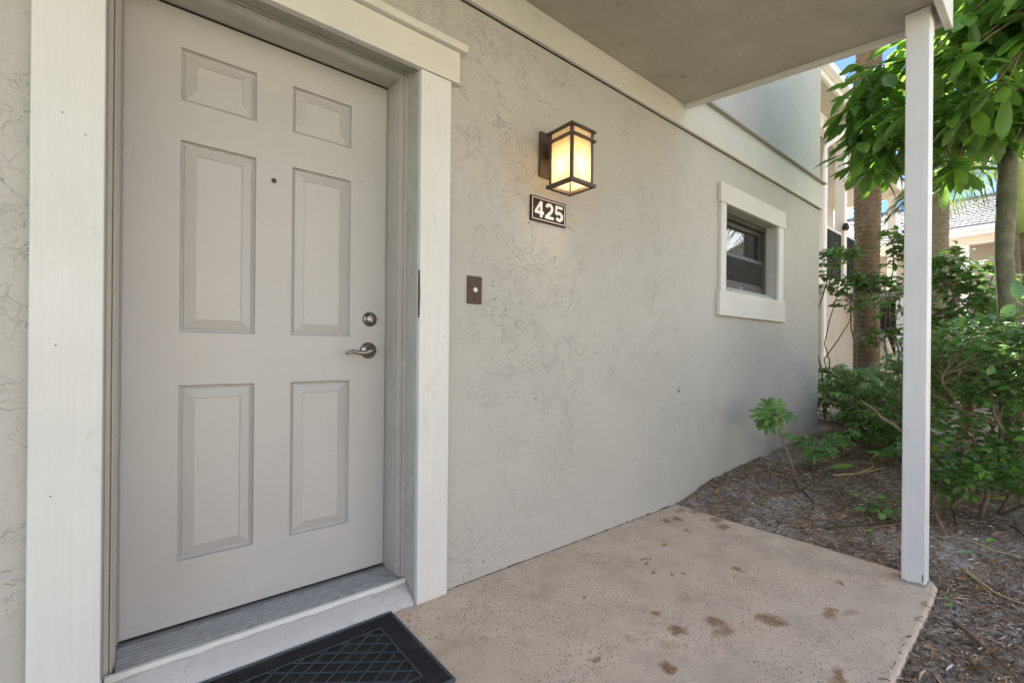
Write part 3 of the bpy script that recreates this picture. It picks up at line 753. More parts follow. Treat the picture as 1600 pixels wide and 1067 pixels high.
# ------------------------------------------------------------------ foliage helpers
def leaf_mesh(name, mat, L, Wd, nl=5, nw=2, fold=.18, droop=.25, peak=.5, blunt=.0, wav=0., stem=.1):
    """a single leaf along +X, normal +Z, base at origin"""
    mb = MB(); rows = []
    mb.v.append((0, 0, 0)); mb.v.append((stem*L, .0, 0))
    for i in range(nl+1):
        t = i/nl
        if blunt: wd = (t**.8)*(1-t**6)*1.0 + .02
        else: wd = math.sin(math.pi*min(1, max(0, t**(math.log(.5)/math.log(peak)))))*.98 + .02
        x = stem*L + (1-stem)*L*t
        row = []
        for j in range(-nw, nw+1):
            y = j/nw*wd*Wd/2
            z = abs(y)*fold - droop*L*(t**2)*.5 + wav*L*math.sin(t*9+j)*abs(j/nw)
            row.append(len(mb.v)); mb.v.append((x, y, z))
        rows.append(row)
    for a, b_ in zip(rows, rows[1:]):
        for j in range(2*nw): mb.f.append((a[j], b_[j], b_[j+1], a[j+1]))
    mb.f.append((0, rows[0][0], rows[0][nw*2]))
    return mb.mesh(name, mat, True)
def palmate_mesh(name, mat, n, L, Wd, pet):
    mb = MB()
    mb.tube([(0,0,0), (pet*.5,0,.004), (pet,0,0)], .0012, 3)
    for k in range(n):
        a = -2.5 + 5.0*k/(n-1)
        ll = L*(1-.25*abs(a)/2.5)
        d = Vector((math.cos(a), math.sin(a), 0)); s_ = Vector((-d.y, d.x, 0)); o = Vector((pet, 0, 0))
        r0 = len(mb.v)
        for t, wd in ((.08, .06), (.35, .8), (.65, 1.), (.88, .6), (1., .05)):
            p = o + d*ll*t + Vector((0,0,-.35*ll*t*t))
            mb.v += [p - s_*Wd/2*wd + Vector((0,0,.12*Wd*wd)), p, p + s_*Wd/2*wd + Vector((0,0,.12*Wd*wd))]
        for i in range(4):
            for j in range(2): mb.f.append((r0+i*3+j, r0+i*3+3+j, r0+i*3+4+j, r0+i*3+1+j))
    return mb.mesh(name, mat, True)
def orient(p, d, nrm, s):
    x = d.normalized(); z = (nrm - x*nrm.dot(x))
    if z.length < 1e-3: z = x.orthogonal()
    z.normalize(); y = z.cross(x)
    return Matrix(((x.x*s, y.x*s, z.x*s, p.x), (x.y*s, y.y*s, z.y*s, p.y), (x.z*s, y.z*s, z.z*s, p.z), (0,0,0,1)))
def rv(a=1.): return Vector((random.uniform(-a,a), random.uniform(-a,a), random.uniform(-a,a)))
def inview(p, mar=.06):
    d = p-CAM; z = d.dot(fw)
    if z < .1: return False, 99
    u = d.dot(rx)/z*f_px/W_PX; v = (d.dot(ux)/z*f_px - 15.5)/W_PX
    return (abs(u) < .5+mar and abs(v) < .334+mar), z
def place_leaves(root, placements, cap=300, name='leaf', rest='leaf_mass'):
    """placements: (mesh, matrix). the nearest ones in view become separate leaves, the others one joined mass"""
    def key(pm):
        ok, z = inview(pm[1].translation); return (0 if ok else 1, z)
    placements.sort(key=key)
    for me, mw in placements[:cap]: link(name, me, root, mw=mw)
    rem = placements[cap:]
    if rem:
        by = {}
        for me, mw in rem: by.setdefault(me.materials[0].name, []).append((me, mw))
        V, F, MI, mats = [], [], [], []
        for k, (mn, lst) in enumerate(by.items()):
            mats.append(bpy.data.materials[mn])
            for me, mw in lst:
                o = len(V); V += [tuple(mw @ v.co) for v in me.vertices]
                for p in me.polygons: F.append(tuple(i+o for i in p.vertices)); MI.append(k)
        me = bpy.data.meshes.new(rest); me.from_pydata(V, [], F)
        for mm in mats: me.materials.append(mm)
        me.polygons.foreach_set('material_index', MI); me.shade_smooth(); me.update()
        o = link(rest, me, root); o['kind'] = 'stuff'
def wob(a, b, n, amp, seed=0):
    a, b = Vector(a), Vector(b); out = []
    for i in range(n+1):
        t = i/n; k = math.sin(math.pi*t)
        out.append(a.lerp(b, t) + Vector((noise.noise((t*2.5, seed, 1)), noise.noise((t*2.5, seed, 5)), noise.noise((t*2.5, seed, 9))*.5))*amp*(k+.0))
    return out

LT = [leaf_mesh('tree_leaf', M['leaf_tree'], 1, .40, 7, 2, .22, dr, .5, .6, .012, .08) for dr in (.25, .6, .1)]
LH = [leaf_mesh('hedge_leaf', M['leaf_hedge'], 1, .52, 4, 1, .25, dr, .5, 0, 0, .1) for dr in (.2, .5)]
LF = [leaf_mesh('fresh_leaf', M['leaf_fresh'], 1, .5, 4, 1, .25, .3, .5, 0, 0, .1)]
LD = [leaf_mesh('dark_leaf', M['leaf_dark'], 1, .42, 4, 1, .25, dr, .62, 0, 0, .12) for dr in (.3, .7)]
LS = [palmate_mesh('schefflera_leaf', M['leaf_schef'], n, .62, .2, .45) for n in (7, 8)]
LSG = [palmate_mesh('green_schefflera_leaf', M['leaf_hedge'], n, .62, .22, .4) for n in (7, 8)]

def shrub(name, base, label, cat, group, tips, meshes, lsize, stems, stem_r, per=7, spread=.1, cap=300, mat_stem='bark_stem', upbias=.5, fresh=None, pinnate=False):
    """tips: list of twig-tip positions; stems: list of polylines"""
    root = empty(name, base, label, cat, group)
    tw = MB(); nodes = []
    for k, st in enumerate(stems):
        n = len(st)
        rr = [stem_r*(1-.6*i/(n-1))*random.uniform(.9, 1.1) for i in range(n)]
        MB().tube(st, rr, 7).obj('stem', M[mat_stem], root, smooth=True)
        nodes += [(Vector(p), r) for p, r in zip(st, rr)][1:]
    pls = []
    for tp in tips:
        tp = Vector(tp)
        below = [nd for nd in nodes if nd[0].z < tp.z+.02] or nodes
        n0, r0 = min(below, key=lambda q: (q[0]-tp).length)
        L = (tp-n0).length
        path = wob(n0, tp, 4, .12*L, random.random()*50)
        tw.tube(path, [max(.0016, r0*.45), max(.0015, r0*.3), .0022, .0018, .0012], 4)
        dirn = (path[-1]-path[-2]).normalized()
        for k in range(per):
            t = 1-.65*k/per*min(1, spread/max(L, .01)*1.6)
            if pinnate:
                p = path[-1] - dirn*spread*k/per
                side = dirn.cross(Vector((0,0,1))).normalized()*(1 if k % 2 else -1)
                d = (dirn*.7 + side*1.0 + rv(.25)); nr = Vector((0,0,1))+rv(.45)
            else:
                p = path[-1] + rv(spread*.5)*Vector((1,1,.7)).length*.4 - dirn*spread*.6*random.random()
                a = k*2.4 + random.random()
                side = Vector((math.cos(a), math.sin(a), 0))
                d = side + dirn*.5 + rv(.35) - Vector((0,0,.15)); nr = Vector((0,0,1))*upbias*2 + rv(.6) - fw*.15
            me = random.choice(fresh if (fresh and random.random() < .07) else meshes)
            pls.append((me, orient(p, d, nr, lsize*random.uniform(.7, 1.2))))
    tw.obj('twigs', M[mat_stem], root)['kind'] = 'stuff'
    place_leaves(root, pls, cap)
    return root

def ell_tips(n, c, r, shell=.35):
    out = []
    while len(out) < n:
        v = rv(1)
        if not (shell < v.length < 1): continue
        out.append(Vector((c[0]+v.x*r[0], c[1]+v.y*r[1], c[2]+v.z*r[2])))
    return out
def gp(x, y): return Vector((x, y, gz(x, y)-.015))

# ------------------------------------------------------------------ hedge shrubs right of the post
def hedge(base, c, r, n, label, feet, per=8, ls=.064, cap=300, mat='bark_stem'):
    stems = []
    for fx, fy in feet:
        b0 = gp(fx, fy); top = Vector((c[0]+random.uniform(-.5,.5)*r[0], c[1]+random.uniform(-.5,.5)*r[1], c[2]+.3*r[2]))
        stems.append(wob(b0, top, 7, .16, fx*9))
        for q in range(2):
            i = random.choice((2, 3, 4)); s0 = stems[-1][i] if q == 0 else stems[-1][3]
            tp = Vector(s0) + Vector((random.uniform(-.3,.3), random.uniform(-.35,.35), random.uniform(.15,.45)))
            stems.append(wob(s0, tp, 4, .06, fx*3+q))
    tips = [p for p in ell_tips(n, c, r) if p.z > gz(p.x, p.y)+.06]
    return shrub('hedge_shrub', gp(*feet[0]), label, 'shrub', 'shrubs planted in the mulch bed', tips, LH, ls, stems, .0115, per, .10, cap, mat, .6, LF)
hedge(None, (3.95, .24, .97), (.55, .44, .28), 400, 'dense green hedge shrub with thick forked stems right of the white post', [(3.82,.332),(4.0,.27),(3.9,.1)])
hedge(None, (3.72, .40, .42), (.30, .26, .26), 90, 'low leafy shrub with pale bent stem right behind the foot of the post', [(3.478,.439),(3.6,.40)], 10, .06, 280)
hedge(None, (3.95, .12, .44), (.36, .28, .26), 80, 'sparse low shrub with dark mossy stem at the right edge of the mulch bed', [(3.982,.273),(4.1,.05)], 9, .06, 260, 'bark_dark')
hedge(None, (4.9, .5, .85), (.6, .55, .42), 300, 'tall green hedge shrub standing behind the front hedge', [(4.7,.5),(5.0,.6),(5.1,.3)], 8, .06, 220)
hedge(None, (5.2, -.35, .8), (.7, .5, .42), 200, 'hedge shrub beneath the broad leaved tree at the right edge', [(5.1,-.3),(5.3,-.5)], 8, .06, 150)

# ------------------------------------------------------------------ schefflera bushes at the end of the wall
def schef(c, r, n, label, feet, ls=.15, meshes=LS, cap=300, per=4):
    stems = []
    for fx, fy in feet:
        top = Vector((c[0]+random.uniform(-.6,.6)*r[0], c[1]+random.uniform(-.6,.6)*r[1], c[2]+.2*r[2]))
        stems.append(wob(gp(fx, fy), top, 5, .12, fx*5))
    tips = [p for p in ell_tips(n, c, r, .2) if p.z > gz(p.x, p.y)+.05]
    return shrub('schefflera_bush', gp(*feet[0]), label, 'shrub', 'schefflera bushes behind the end of the wall', tips, meshes, ls, stems, .011, per, .10, cap, 'bark_stem', .7)
schef((6.2, 1.55, .55), (.55, .40, .36), 75, 'round variegated schefflera bush against the far end of the stucco wall', [(6.1,1.6),(6.3,1.5),(6.0,1.45)], .15)
schef((5.55, 1.12, .48), (.50, .34, .30), 60, 'light green schefflera bush in front of the ringed palm trunk', [(5.5,1.2),(5.6,1.05)], .15)
schef((4.95, .95, .36), (.40, .24, .22), 30, 'low schefflera bush with bare lower stems left of the white post', [(4.95,1.0),(5.0,.9)], .14, LSG)
schef((6.5, 1.0, .62), (.5, .4, .4), 50, 'bushy green schefflera between the palm trunk and the white post', [(6.4,1.0),(6.6,.9)], .15, LSG)

# ------------------------------------------------------------------ taller dark-leaved shrubs
def dshrub(label, feet, tipsets, ls=.085, per=9, cap=300):
    stems = []; tips = []
    for (fx, fy), tops in zip(feet, tipsets):
        for (tx, ty, tz, rad, n) in tops:
            st = wob(gp(fx, fy), (tx, ty, tz), 7, .22, tx*7+tz); stems.append(st)
            tips += ell_tips(n, (tx, ty, tz), (rad, rad, rad*.75), .1)
    return shrub('glossy_shrub', gp(*feet[0]), label, 'shrub', 'tall glossy shrubs behind the bed', tips, LD, ls, stems, .011, per, .13, cap, 'bark_stem', .6)
dshrub('tall glossy dark shrub with bare leaning stems beside the end of the wall', [(6.35,1.85),(6.5,1.55)],
       [[(6.35,1.84,2.20,.20,9),(6.3,1.72,1.90,.26,13),(6.45,1.62,1.55,.18,5)], [(6.2,1.50,2.15,.18,6),(6.1,1.40,1.80,.22,16),(6.2,1.28,1.20,.15,5)]], .12)
dshrub('broad glossy dark shrub in front of the neighbour building left of the post', [(6.3,1.1)],
       [[(6.2,1.20,2.22,.24,13),(6.1,1.06,2.0,.28,16),(6.3,1.30,1.80,.22,9),(6.0,1.1,1.55,.26,11),(6.3,1.1,1.25,.22,6)]], .12)
dshrub('open glossy shrub in front of the far house right of the post', [(5.8,.62)],
       [[(5.7,.70,1.82,.22,24),(5.9,.58,1.65,.26,28),(5.8,.48,1.48,.24,22),(5.7,.66,1.35,.24,22),(5.9,.42,1.80,.08,3)]], .11)

# ------------------------------------------------------------------ seedlings near the wall
sd0 = Vector((3.43, 1.138, gz(3.43, 1.138)))
ss = empty('schefflera_seedling', sd0, 'slender schefflera seedling with one leaf tuft leaning towards the stucco wall', 'seedling')
top = Vector((3.43, 1.30, .565))
st = [sd0, sd0.lerp(top, .35)+Vector((0,-.006,0)), sd0.lerp(top, .7)+Vector((0,.006,0)), top]
MB().tube(st, [.007, .006, .0055, .004], 7).obj('stem', M['bark_stem'], ss, smooth=True)
for d, L_ in (((-.5,.7,.1),.17),((.2,.3,.5),.16),((.5,-.5,.1),.16),((-.2,.3,-.5),.16),((-.7,.1,-.1),.15),((.3,-.2,-.4),.15),((.1,.6,-.2),.16),((-.6,-.3,.0),.15),((.0,-.1,.9),.13),((-.3,.6,-.3),.15),((.5,.2,-.1),.14)):
    d = Vector(d); link('leaf', random.choice(LSG), ss, mw=orient(top, d, Vector((-.35,-.35,.8))+rv(.15), L_))
for a, b_ in (((.0,.0,.0),(.06,-.16,.20)), ((0,.01,0),(.02,.06,.07))):
    MB().tube([sd0+Vector(a), sd0+Vector(b_)*.5+Vector((.01,0,0)), sd0+Vector(b_)], [.007,.006,.005], 6).obj('stub', M['bark_dark'], ss)
def low_plant(name, p, label, n, ls, rad, meshes, cat, h=.12, bias=(0,0,0)):
    root = empty(name, p, label, cat, 'small plants sprouting in the mulch'); p = Vector(p)
    for k in range(n):
        a = k*2.4; q = p + Vector((math.cos(a)*rad*random.uniform(.3,1), math.sin(a)*rad*random.uniform(.3,1), h*random.uniform(.5,1.2))) + Vector(bias)*random.random()
        MB().tube([p, p.lerp(q, .5)+Vector((0,0,.03)), q], [.003,.0025,.0015], 4).obj('stem', M['bark_stem'], root)
        for j in range(3):
            d = Vector((math.cos(a+j*2), math.sin(a+j*2), -.1))+rv(.3)
            link('leaf', random.choice(meshes), root, mw=orient(q, d, Vector((-.2,-.3,1))+rv(.3), ls*random.uniform(.8,1.15)))
    return root
low_plant('wall_seedling', (3.98, 1.24, gz(3.98,1.24)), 'low green schefflera sprouts at the foot of the wall behind the seedling', 6, .13, .16, LSG, 'seedling', .22)
low_plant('ground_sprout', (4.55, 1.22, gz(4.55,1.22)), 'small leafy sprout close to the far end of the wall', 4, .12, .14, LSG, 'seedling', .16)
low_plant('leafy_branch', (3.40, .66, gz(3.40,.66)), 'bluish green leafy branch lying low on the mulch beside the post', 9, .075, .12, LH, 'branch', .10, (-.05,.07,0))
low_plant('edge_sprout', (4.45, .80, gz(4.45,.80)), 'small green sprout close left of the post behind the leafy branch', 5, .10, .13, LSG, 'seedling', .18)

# ------------------------------------------------------------------ big-leaved young plant at the right edge
fp = Vector((4.3, .19, gz(4.3,.19)))
fx = empty('rubber_plant', fp, 'young plant with three large pale veined leaves above the hedge at the right edge', 'plant')
ft = Vector((4.3, .215, 1.33))
MB().tube(wob(fp, ft, 6, .05, 3), [.008,.008,.007,.007,.006,.005,.004], 6).obj('stem', M['bark_stem'], fx)
LB = leaf_mesh('large_leaf', M['leaf_ficus'], 1, .62, 7, 3, .2, .2, .45, 0, .01, .12)
for d, nr, s_ in (((.05,.0,.9),(-.7,-.6,.1),.15), ((.1,-.9,.15),(-.5,-.3,.8),.19), ((-.1,.35,-.5),(-.6,-.5,.4),.12)):
    link('leaf', LB, fx, mw=orient(ft, Vector(d), Vector(nr), s_))

# ------------------------------------------------------------------ broad-leaved tree
tb = Vector((5.0, .285, gz(5,.285)-.03))
tr = empty('broad_leaved_tree', tb, 'tree with smooth grey green trunk and large paddle shaped leaves at the right', 'tree')
tp_ = [tb, (4.99,.275,.5), (5.0,.29,1.2), (5.01,.318,1.75), (5.0,.305,2.2), (5.0,.30,2.62)]
MB().tube(tp_, [.070,.060,.053,.052,.055,.054], 14).obj('trunk', M['bark_tree'], tr, smooth=True)
fk = Vector((5.0,.30,2.55))
limb_ends = [(4.3,1.05,3.2),(4.7,.75,3.6),(4.1,.35,3.5),(4.9,.25,4.2),(4.4,-.4,3.6),(5.2,-.6,3.4),(5.6,.9,3.7),(5.9,.1,4.0),(3.7,.05,3.15),(4.75,1.05,2.75),(4.55,.35,2.85),(4.2,-.1,2.95),(4.6,.70,2.75),(5.3,.95,3.1)]
limbs = []
for k, e_ in enumerate(limb_ends):
    path = wob(fk, e_, 6, .25, k*3.1); limbs.append(path)
    MB().tube(path, [.042,.034,.028,.022,.017,.012,.008], 8).obj('limb', M['bark_tree'], tr, smooth=True)
pls = []; twm = MB()
nodes = [p for l in limbs for p in l[2:]]
tips = []
def add_tips(n, c, r): tips.extend(ell_tips(n, c, r, .0))
add_tips(20, (4.75,.95,2.95), (.45,.26,.42))
add_tips(26, (4.6,.55,3.25), (.5,.35,.5))
add_tips(20, (4.5,.12,2.98), (.45,.42,.38))
add_tips(14, (4.9,.45,2.75), (.4,.3,.2))
add_tips(12, (4.9,.2,3.9), (.8,.8,.4))
add_tips(9, (5.1,-.4,3.3), (.6,.4,.4))
add_tips(12, (3.9,.05,3.05), (.28,.28,.22))
add_tips(6, (5.5,.8,3.3), (.5,.45,.4))
add_tips(22, (4.35,.93,2.78), (.42,.18,.44))
add_tips(9, (4.25,.74,2.55), (.32,.18,.26))
add_tips(36, (4.0,.36,2.95), (.34,.26,.50))
add_tips(26, (4.5,.30,2.62), (.35,.30,.14))
add_tips(4, (4.3,.53,2.30), (.08,.05,.10))
add_tips(16, (4.7,.0,3.1), (.4,.4,.4))
for tp in tips:
    n0 = min(nodes, key=lambda q: (q-tp).length)
    path = wob(n0, tp, 3, .1*(n0-tp).length, random.random()*40)
    twm.tube(path, [.009,.007,.0055,.004], 5)
    for k in range(random.randint(6, 9)):
        a = k*2.4+random.random()
        d = Vector((math.cos(a)*.75-.25, math.sin(a)*.75+.15, -.45+random.uniform(-.35,.45)))
        nr = Vector((0,0,1)) + d*.3 + rv(.35)
        p = tp + rv(.02)
        pls.append((random.choice(LT), orient(p, d, nr, random.uniform(.17,.31))))
twm.obj('twigs', M['bark_stem'], tr)['kind'] = 'stuff'
place_leaves(tr, pls, 300)

# ------------------------------------------------------------------ palms
def palm_trunk(base, top, r0, r1, root, mat, ring=.045, depth=.07, lean=0.):
    base, top = Vector(base), Vector(top); mb = MB(); n = 22
    L = (top-base).length; k = int(L/ring*3)
    pts, rad = [], []
    for i in range(k+1):
        t = i/k; ph = (i % 3)
        r = r0+(r1-r0)*t
        r *= 1 + depth*(1.0 if ph == 0 else .45 if ph == 1 else -.35) + .09*noise.noise((t*7, base.x, 2))
        pts.append(base.lerp(top, t) + Vector((math.sin(t*4+base.x)*lean, math.cos(t*3)*lean, 0))); rad.append(r)
    mb.tube(pts, rad, n)
    for i, v in enumerate(mb.v):
        c = pts[min(i//n, k)]; d = Vector(v)-c; s_ = 1 + .05*noise.noise((v[0]*22, v[1]*22, v[2]*16)); mb.v[i] = tuple(c + d*s_ + Vector((0,0,.012*noise.noise((v[0]*14, v[1]*14, v[2]*5)))))
    return mb.obj('trunk', M[mat], root, smooth=True)
def frond(root, o, az, L, droop, fan=False, w=.5, n=22):
    mb = MB(); o = Vector(o); d = Vector((math.cos(az), math.sin(az), 0)); s_ = Vector((-d.y, d.x, 0))
    rach = [o + d*L*t + Vector((0,0,L*(.45*t - droop*t*t))) for t in [i/8 for i in range(9)]]
    mb.tube(rach, [.018,.016,.014,.012,.010,.008,.006,.005,.003], 5)
    for i in range(n):
        t = .18 + .82*i/n; a = rach[int(t*8)].lerp(rach[min(8, int(t*8)+1)], t*8 % 1)
        ll = L*w*(math.sin(math.pi*min(1, .15+t*.8))*.8+.15)
        for q in (-1, 1):
            e_ = a + s_*q*ll*.75 + d*ll*.45 + Vector((0,0,-ll*random.uniform(.3,.7)))
            m_ = a.lerp(e_, .5) + Vector((0,0,ll*.10)); wd = d*.018
            r_ = len(mb.v); mb.v += [a-wd*.6, a+wd*.6, m_+wd, m_-wd, e_]
            mb.f += [(r_,r_+1,r_+2,r_+3), (r_+3,r_+2,r_+4)]
    return mb.obj('frond', M['leaf_palm'], root)
pa = empty('palm_tree', (6.9, 1.60, .2), 'thick palm with ringed brown trunk between the wall end and the post', 'palm tree', 'palms around the garden')
palm_trunk((6.92,1.575,.1), (6.9,1.595,9.6), .128, .138, pa, 'bark_palm', .052, .05, .01)
for k in range(9): frond(pa, (6.9,1.615,9.55), k*.7, 1.7, .85)
pb = empty('palm_tree', (9.0, 1.10, .2), 'grey ringed palm trunk partly hidden behind the white post', 'palm tree', 'palms around the garden')
palm_trunk((9.02,1.19,.1), (9.0,1.21,9.4), .108, .10, pb, 'bark_palm2', .05, .05, .03)
for k in range(8): frond(pb, (9,1.16,9.35), k*.8+.3, 1.7, .85)
pc = empty('palm_tree', (11.0, .46, .2), 'pale ringed palm trunk just behind the smooth tree trunk', 'palm tree', 'palms around the garden')
palm_trunk((11.0,.50,.1), (11.0,.52,4.9), .11, .10, pc, 'bark_palm2', .06, .04, .02)
for k in range(14): frond(pc, (11,.52,4.85), k*.46, 1.5, 1.15, False, .42, 30)
pd = empty('palm_tree', (8.6, .26, .2), 'leaning palm with yellow green crownshaft at the right edge', 'palm tree', 'palms around the garden')
palm_trunk((8.7,.2,.1), (8.6,.34,2.55), .10, .085, pd, 'bark_palm', .06, .05)
MB().tube([(8.6,.34,2.5),(8.59,.38,2.8),(8.58,.41,3.1),(8.57,.44,3.5)], [.085,.088,.075,.05], 12).obj('crownshaft', M['shaft'], pd, smooth=True)
for k in range(9): frond(pd, (8.57,.44,3.45), k*.7+.2, 1.3, .8)

# ------------------------------------------------------------------ neighbour building (left, behind the wall end)
nb = empty('neighbour_building', (11.7, 3.15, 0), 'tan two storey building with cream eaves and iron balcony railing beyond the wall end', 'building')
Z = .991
MB().box(8.5, 16.4, 4.6, 9.0, -.3, 6.0).obj('wall', M['tan'], nb)
MB().box(8.5, 16.4, 3.20, 4.598, -.3, 2.35).obj('lower_wall', M['tan'], nb)
MB().box(8.5, 16.4, 3.10, 4.59, 2.352, 2.55).obj('balcony_slab', M['cream'], nb, bevel=.01)
ev = MB().box(7.0, 11.05, 2.72, 9.0, 5.70, 5.74).obj('eave_soffit', M['tan'], nb)
MB().box(7.0, 11.08, 2.67, 2.718, 5.69, 5.90).obj('fascia_board', M['cream'], nb)
MB().box(11.052, 11.08, 2.72, 4.2, 5.69, 5.90).obj('fascia_board', M['cream'], nb)
MB().box(7.0, 11.12, 2.55, 2.668, 5.80, 5.93).obj('gutter', M['whitep'], nb, bevel=.015)
MB().add([(7.0,2.56,5.94),(11.1,2.56,5.94),(11.1,6.5,7.6),(7.0,6.5,7.6)], [(0,1,2,3)]).obj('roof', M['roof'], nb)
MB().box(8.5, 14.2, 3.08, 3.22, 5.40, 5.698).obj('eave_beam', M['cream'], nb, bevel=.01)
MB().box(11.09, 16.6, 2.95, 9.0, 5.50, 5.54).obj('eave_soffit', M['tan'], nb)
MB().box(11.09, 16.65, 2.90, 2.948, 5.44, 5.72).obj('fascia_board', M['cream'], nb)
MB().box(16.602, 16.65, 2.95, 6.0, 5.44, 5.72).obj('fascia_board', M['cream'], nb)
MB().add([(11.0,2.85,5.73),(16.7,2.85,5.73),(16.7,6.5,7.2),(11.0,6.5,7.2)], [(0,1,2,3)]).obj('roof', M['roof'], nb)
for x in (11.72, 13.9, 16.2): MB().box(x-.09, x+.09, 3.06, 3.24, 2.552, 5.398).obj('column', M['cream'], nb, bevel=.01)
ds = MB().tube([(11.0,2.60,5.80),(11.0,2.68,5.62),(10.62,3.12,5.15),(10.62,3.13,4.9),(10.62,3.13,.2)], .045, 8); ds.obj('downspout', M['whitep'], nb)
rl = MB().box(10.6, 11.62, 3.10, 3.15, 3.53, 3.57).obj('railing_rail', M['cream'], nb)
for k in range(13): MB().box(10.64+k*.078, 10.664+k*.078, 3.11, 3.134, 2.56, 3.53).obj('baluster', M['iron'], nb)
for k in range(20): MB().box(11.85+k*.11, 11.874+k*.11, 3.11, 3.134, 2.56, 3.53).obj('baluster', M['iron'], nb)
MB().box(11.8, 13.85, 3.10, 3.15, 3.531, 3.57).obj('railing_rail', M['iron'], nb)
MB().box(12.3, 13.2, 4.57, 4.598, 2.56, 4.65).obj('balcony_door', M['cream'], nb)
MB().lathe([(.05,0),(.07,.05),(.04,.14)], (11.55,3.02,3.62), (0,0,1), 10).obj('porch_light', M['iron'], nb)

# exterior stair seen through the shrubs
stz = empty('exterior_stair', (13.3, 2.5, 0), 'grey outdoor stair landing with dark stringers glimpsed behind the shrubs', 'staircase')
MB().box(12.2, 14.2, 2.15, 3.05, 2.20, 2.36).obj('landing', M['concg'], stz)
for y in (2.2, 2.95): MB().bar((14.2,y,2.12),(16.9,y,.30), .07, .24).obj('stringer', M['iron'], stz)
for k in range(10): MB().box(14.25+k*.25, 14.53+k*.25, 2.24, 2.9, 2.05-k*.176, 2.10-k*.176).obj('tread', M['concg'], stz)
for x in (12.3, 14.1): MB().box(x-.07, x+.07, 2.17, 2.31, 0, 2.198).obj('support_column', M['whitep'], stz)
MB().bar((12.5,2.6,2.05),(13.6,2.6,1.55), .8, .10).obj('underside_brace', M['iron'], stz)
for k in range(14): MB().box(12.24+k*.14, 12.262+k*.14, 2.17, 2.192, 2.362, 3.25).obj('baluster', M['iron'], stz)
MB().box(12.2, 14.2, 2.16, 2.20, 3.251, 3.29).obj('handrail', M['iron'], stz)

# ------------------------------------------------------------------ far house
fh = empty('far_house', (20, 1.2, 0), 'long tan house with pale tiled roof and white columns beyond the garden', 'building')
FX, y0f, y1f = 20.0, -6.5, 6.2
MB().box(FX+.8, FX+7, y0f, y1f, -.3, 4.75).obj('wall', M['tan2'], fh)
MB().box(FX-.5, FX+.82, y0f-.4, y1f+.4, 4.70, 4.752).obj('eave_soffit', M['cream'], fh)
MB().box(FX-.55, FX-.502, y0f-.4, y1f+.4, 4.62, 4.86).obj('fascia_board', M['whitep'], fh)
MB().box(FX-.66, FX-.552, y0f-.4, y1f+.4, 4.74, 4.88).obj('gutter', M['whitep'], fh)
MB().box(FX-.1, FX+.12, y0f, y1f, 4.42, 4.698).obj('eave_beam', M['cream'], fh)
rs = MB(); n = 17; rx0, rz0, rx1, rz1 = FX-.62, 4.89, FX+4.2, 6.85
slope = math.atan2(rz1-rz0, rx1-rx0)
rs.add([(rx0,y0f-.5,rz0),(rx0,y1f+.5,rz0),(rx1,y1f+.5,rz1),(rx1,y0f-.5,rz1)], [(0,3,2,1)])
rfo = rs.obj('roof', M['roofd'], fh)
crs = MB()
for k in range(n):
    a, b_ = k/n, (k+1.02)/n
    xa, za, xb, zb = rx0+(rx1-rx0)*a, rz0+(rz1-rz0)*a, rx0+(rx1-rx0)*b_, rz0+(rz1-rz0)*b_
    y = y0f-.5 + (.2 if k % 2 else 0)
    while y < y1f+.5:
        ye = min(y+.40, y1f+.5); j = random.uniform(0, .008)
        crs.add([(xa,y,za+.045+j),(xa,ye-.012,za+.045+j),(xb,ye-.012,zb+.012),(xb,y,zb+.012),(xa,y,za+.006),(xa,ye-.012,za+.006)], [(0,3,2,1),(0,1,5,4)])
        y = ye
crs.obj('roof_tiles', M['roof'], rfo)['kind'] = 'stuff'
MB().box(rx1-.12, rx1+.12, y0f-.5, y1f+.5, rz1-.02, rz1+.09).obj('ridge_cap', M['roof'], fh)
for y in (-4.2, -1.2, 2.1, 3.4, 5.6): MB().box(FX-.1, FX+.1, y-.1, y+.1, -.2, 4.418).obj('column', M['whitep'], fh, bevel=.01)
for y in (.55, -2.4):
    wfm = MB().box(FX+.74, FX+.799, y-.9, y+.9, 2.5, 3.85).obj('window', M['cream'], fh)
    MB().box(FX+.72, FX+.738, y-.7, y+.7, 2.62, 3.65).obj('shutter', M['tan2'], wfm)
MB().box(FX-.12, FX+.10, y0f, y1f, 1.72, 1.98).obj('balcony_slab', M['whitep'], fh)
for k in range(54): MB().box(FX-.05, FX-.02, -3.9+k*.16, -3.87+k*.16, 1.982, 2.85).obj('baluster', M['iron'], fh)
MB().box(FX-.06, FX-.01, -4.1, 5.5, 2.851, 2.90).obj('handrail', M['iron'], fh)
# unseen sunlit house, added behind the camera to bounce light onto the wall
oh = empty('added_bounce_house', (2, -15, 0), 'unseen pale house added behind the camera to bounce sunlight', 'building')
MB().box(-16, 22, -21, -15, -.2, 6).obj('wall', M['tan'], oh)
MB().add([(-16.5,-14.4,5.95),(22.5,-14.4,5.95),(22.5,-18,8),(-16.5,-18,8)], [(0,1,2,3)]).obj('roof', M['roof'], oh)
for x in (-12,-7,-2,3,8,13,18): MB().box(x-.6, x+.6, -15.04, -15.001, 1, 2.4).obj('window', M['sash'], oh)

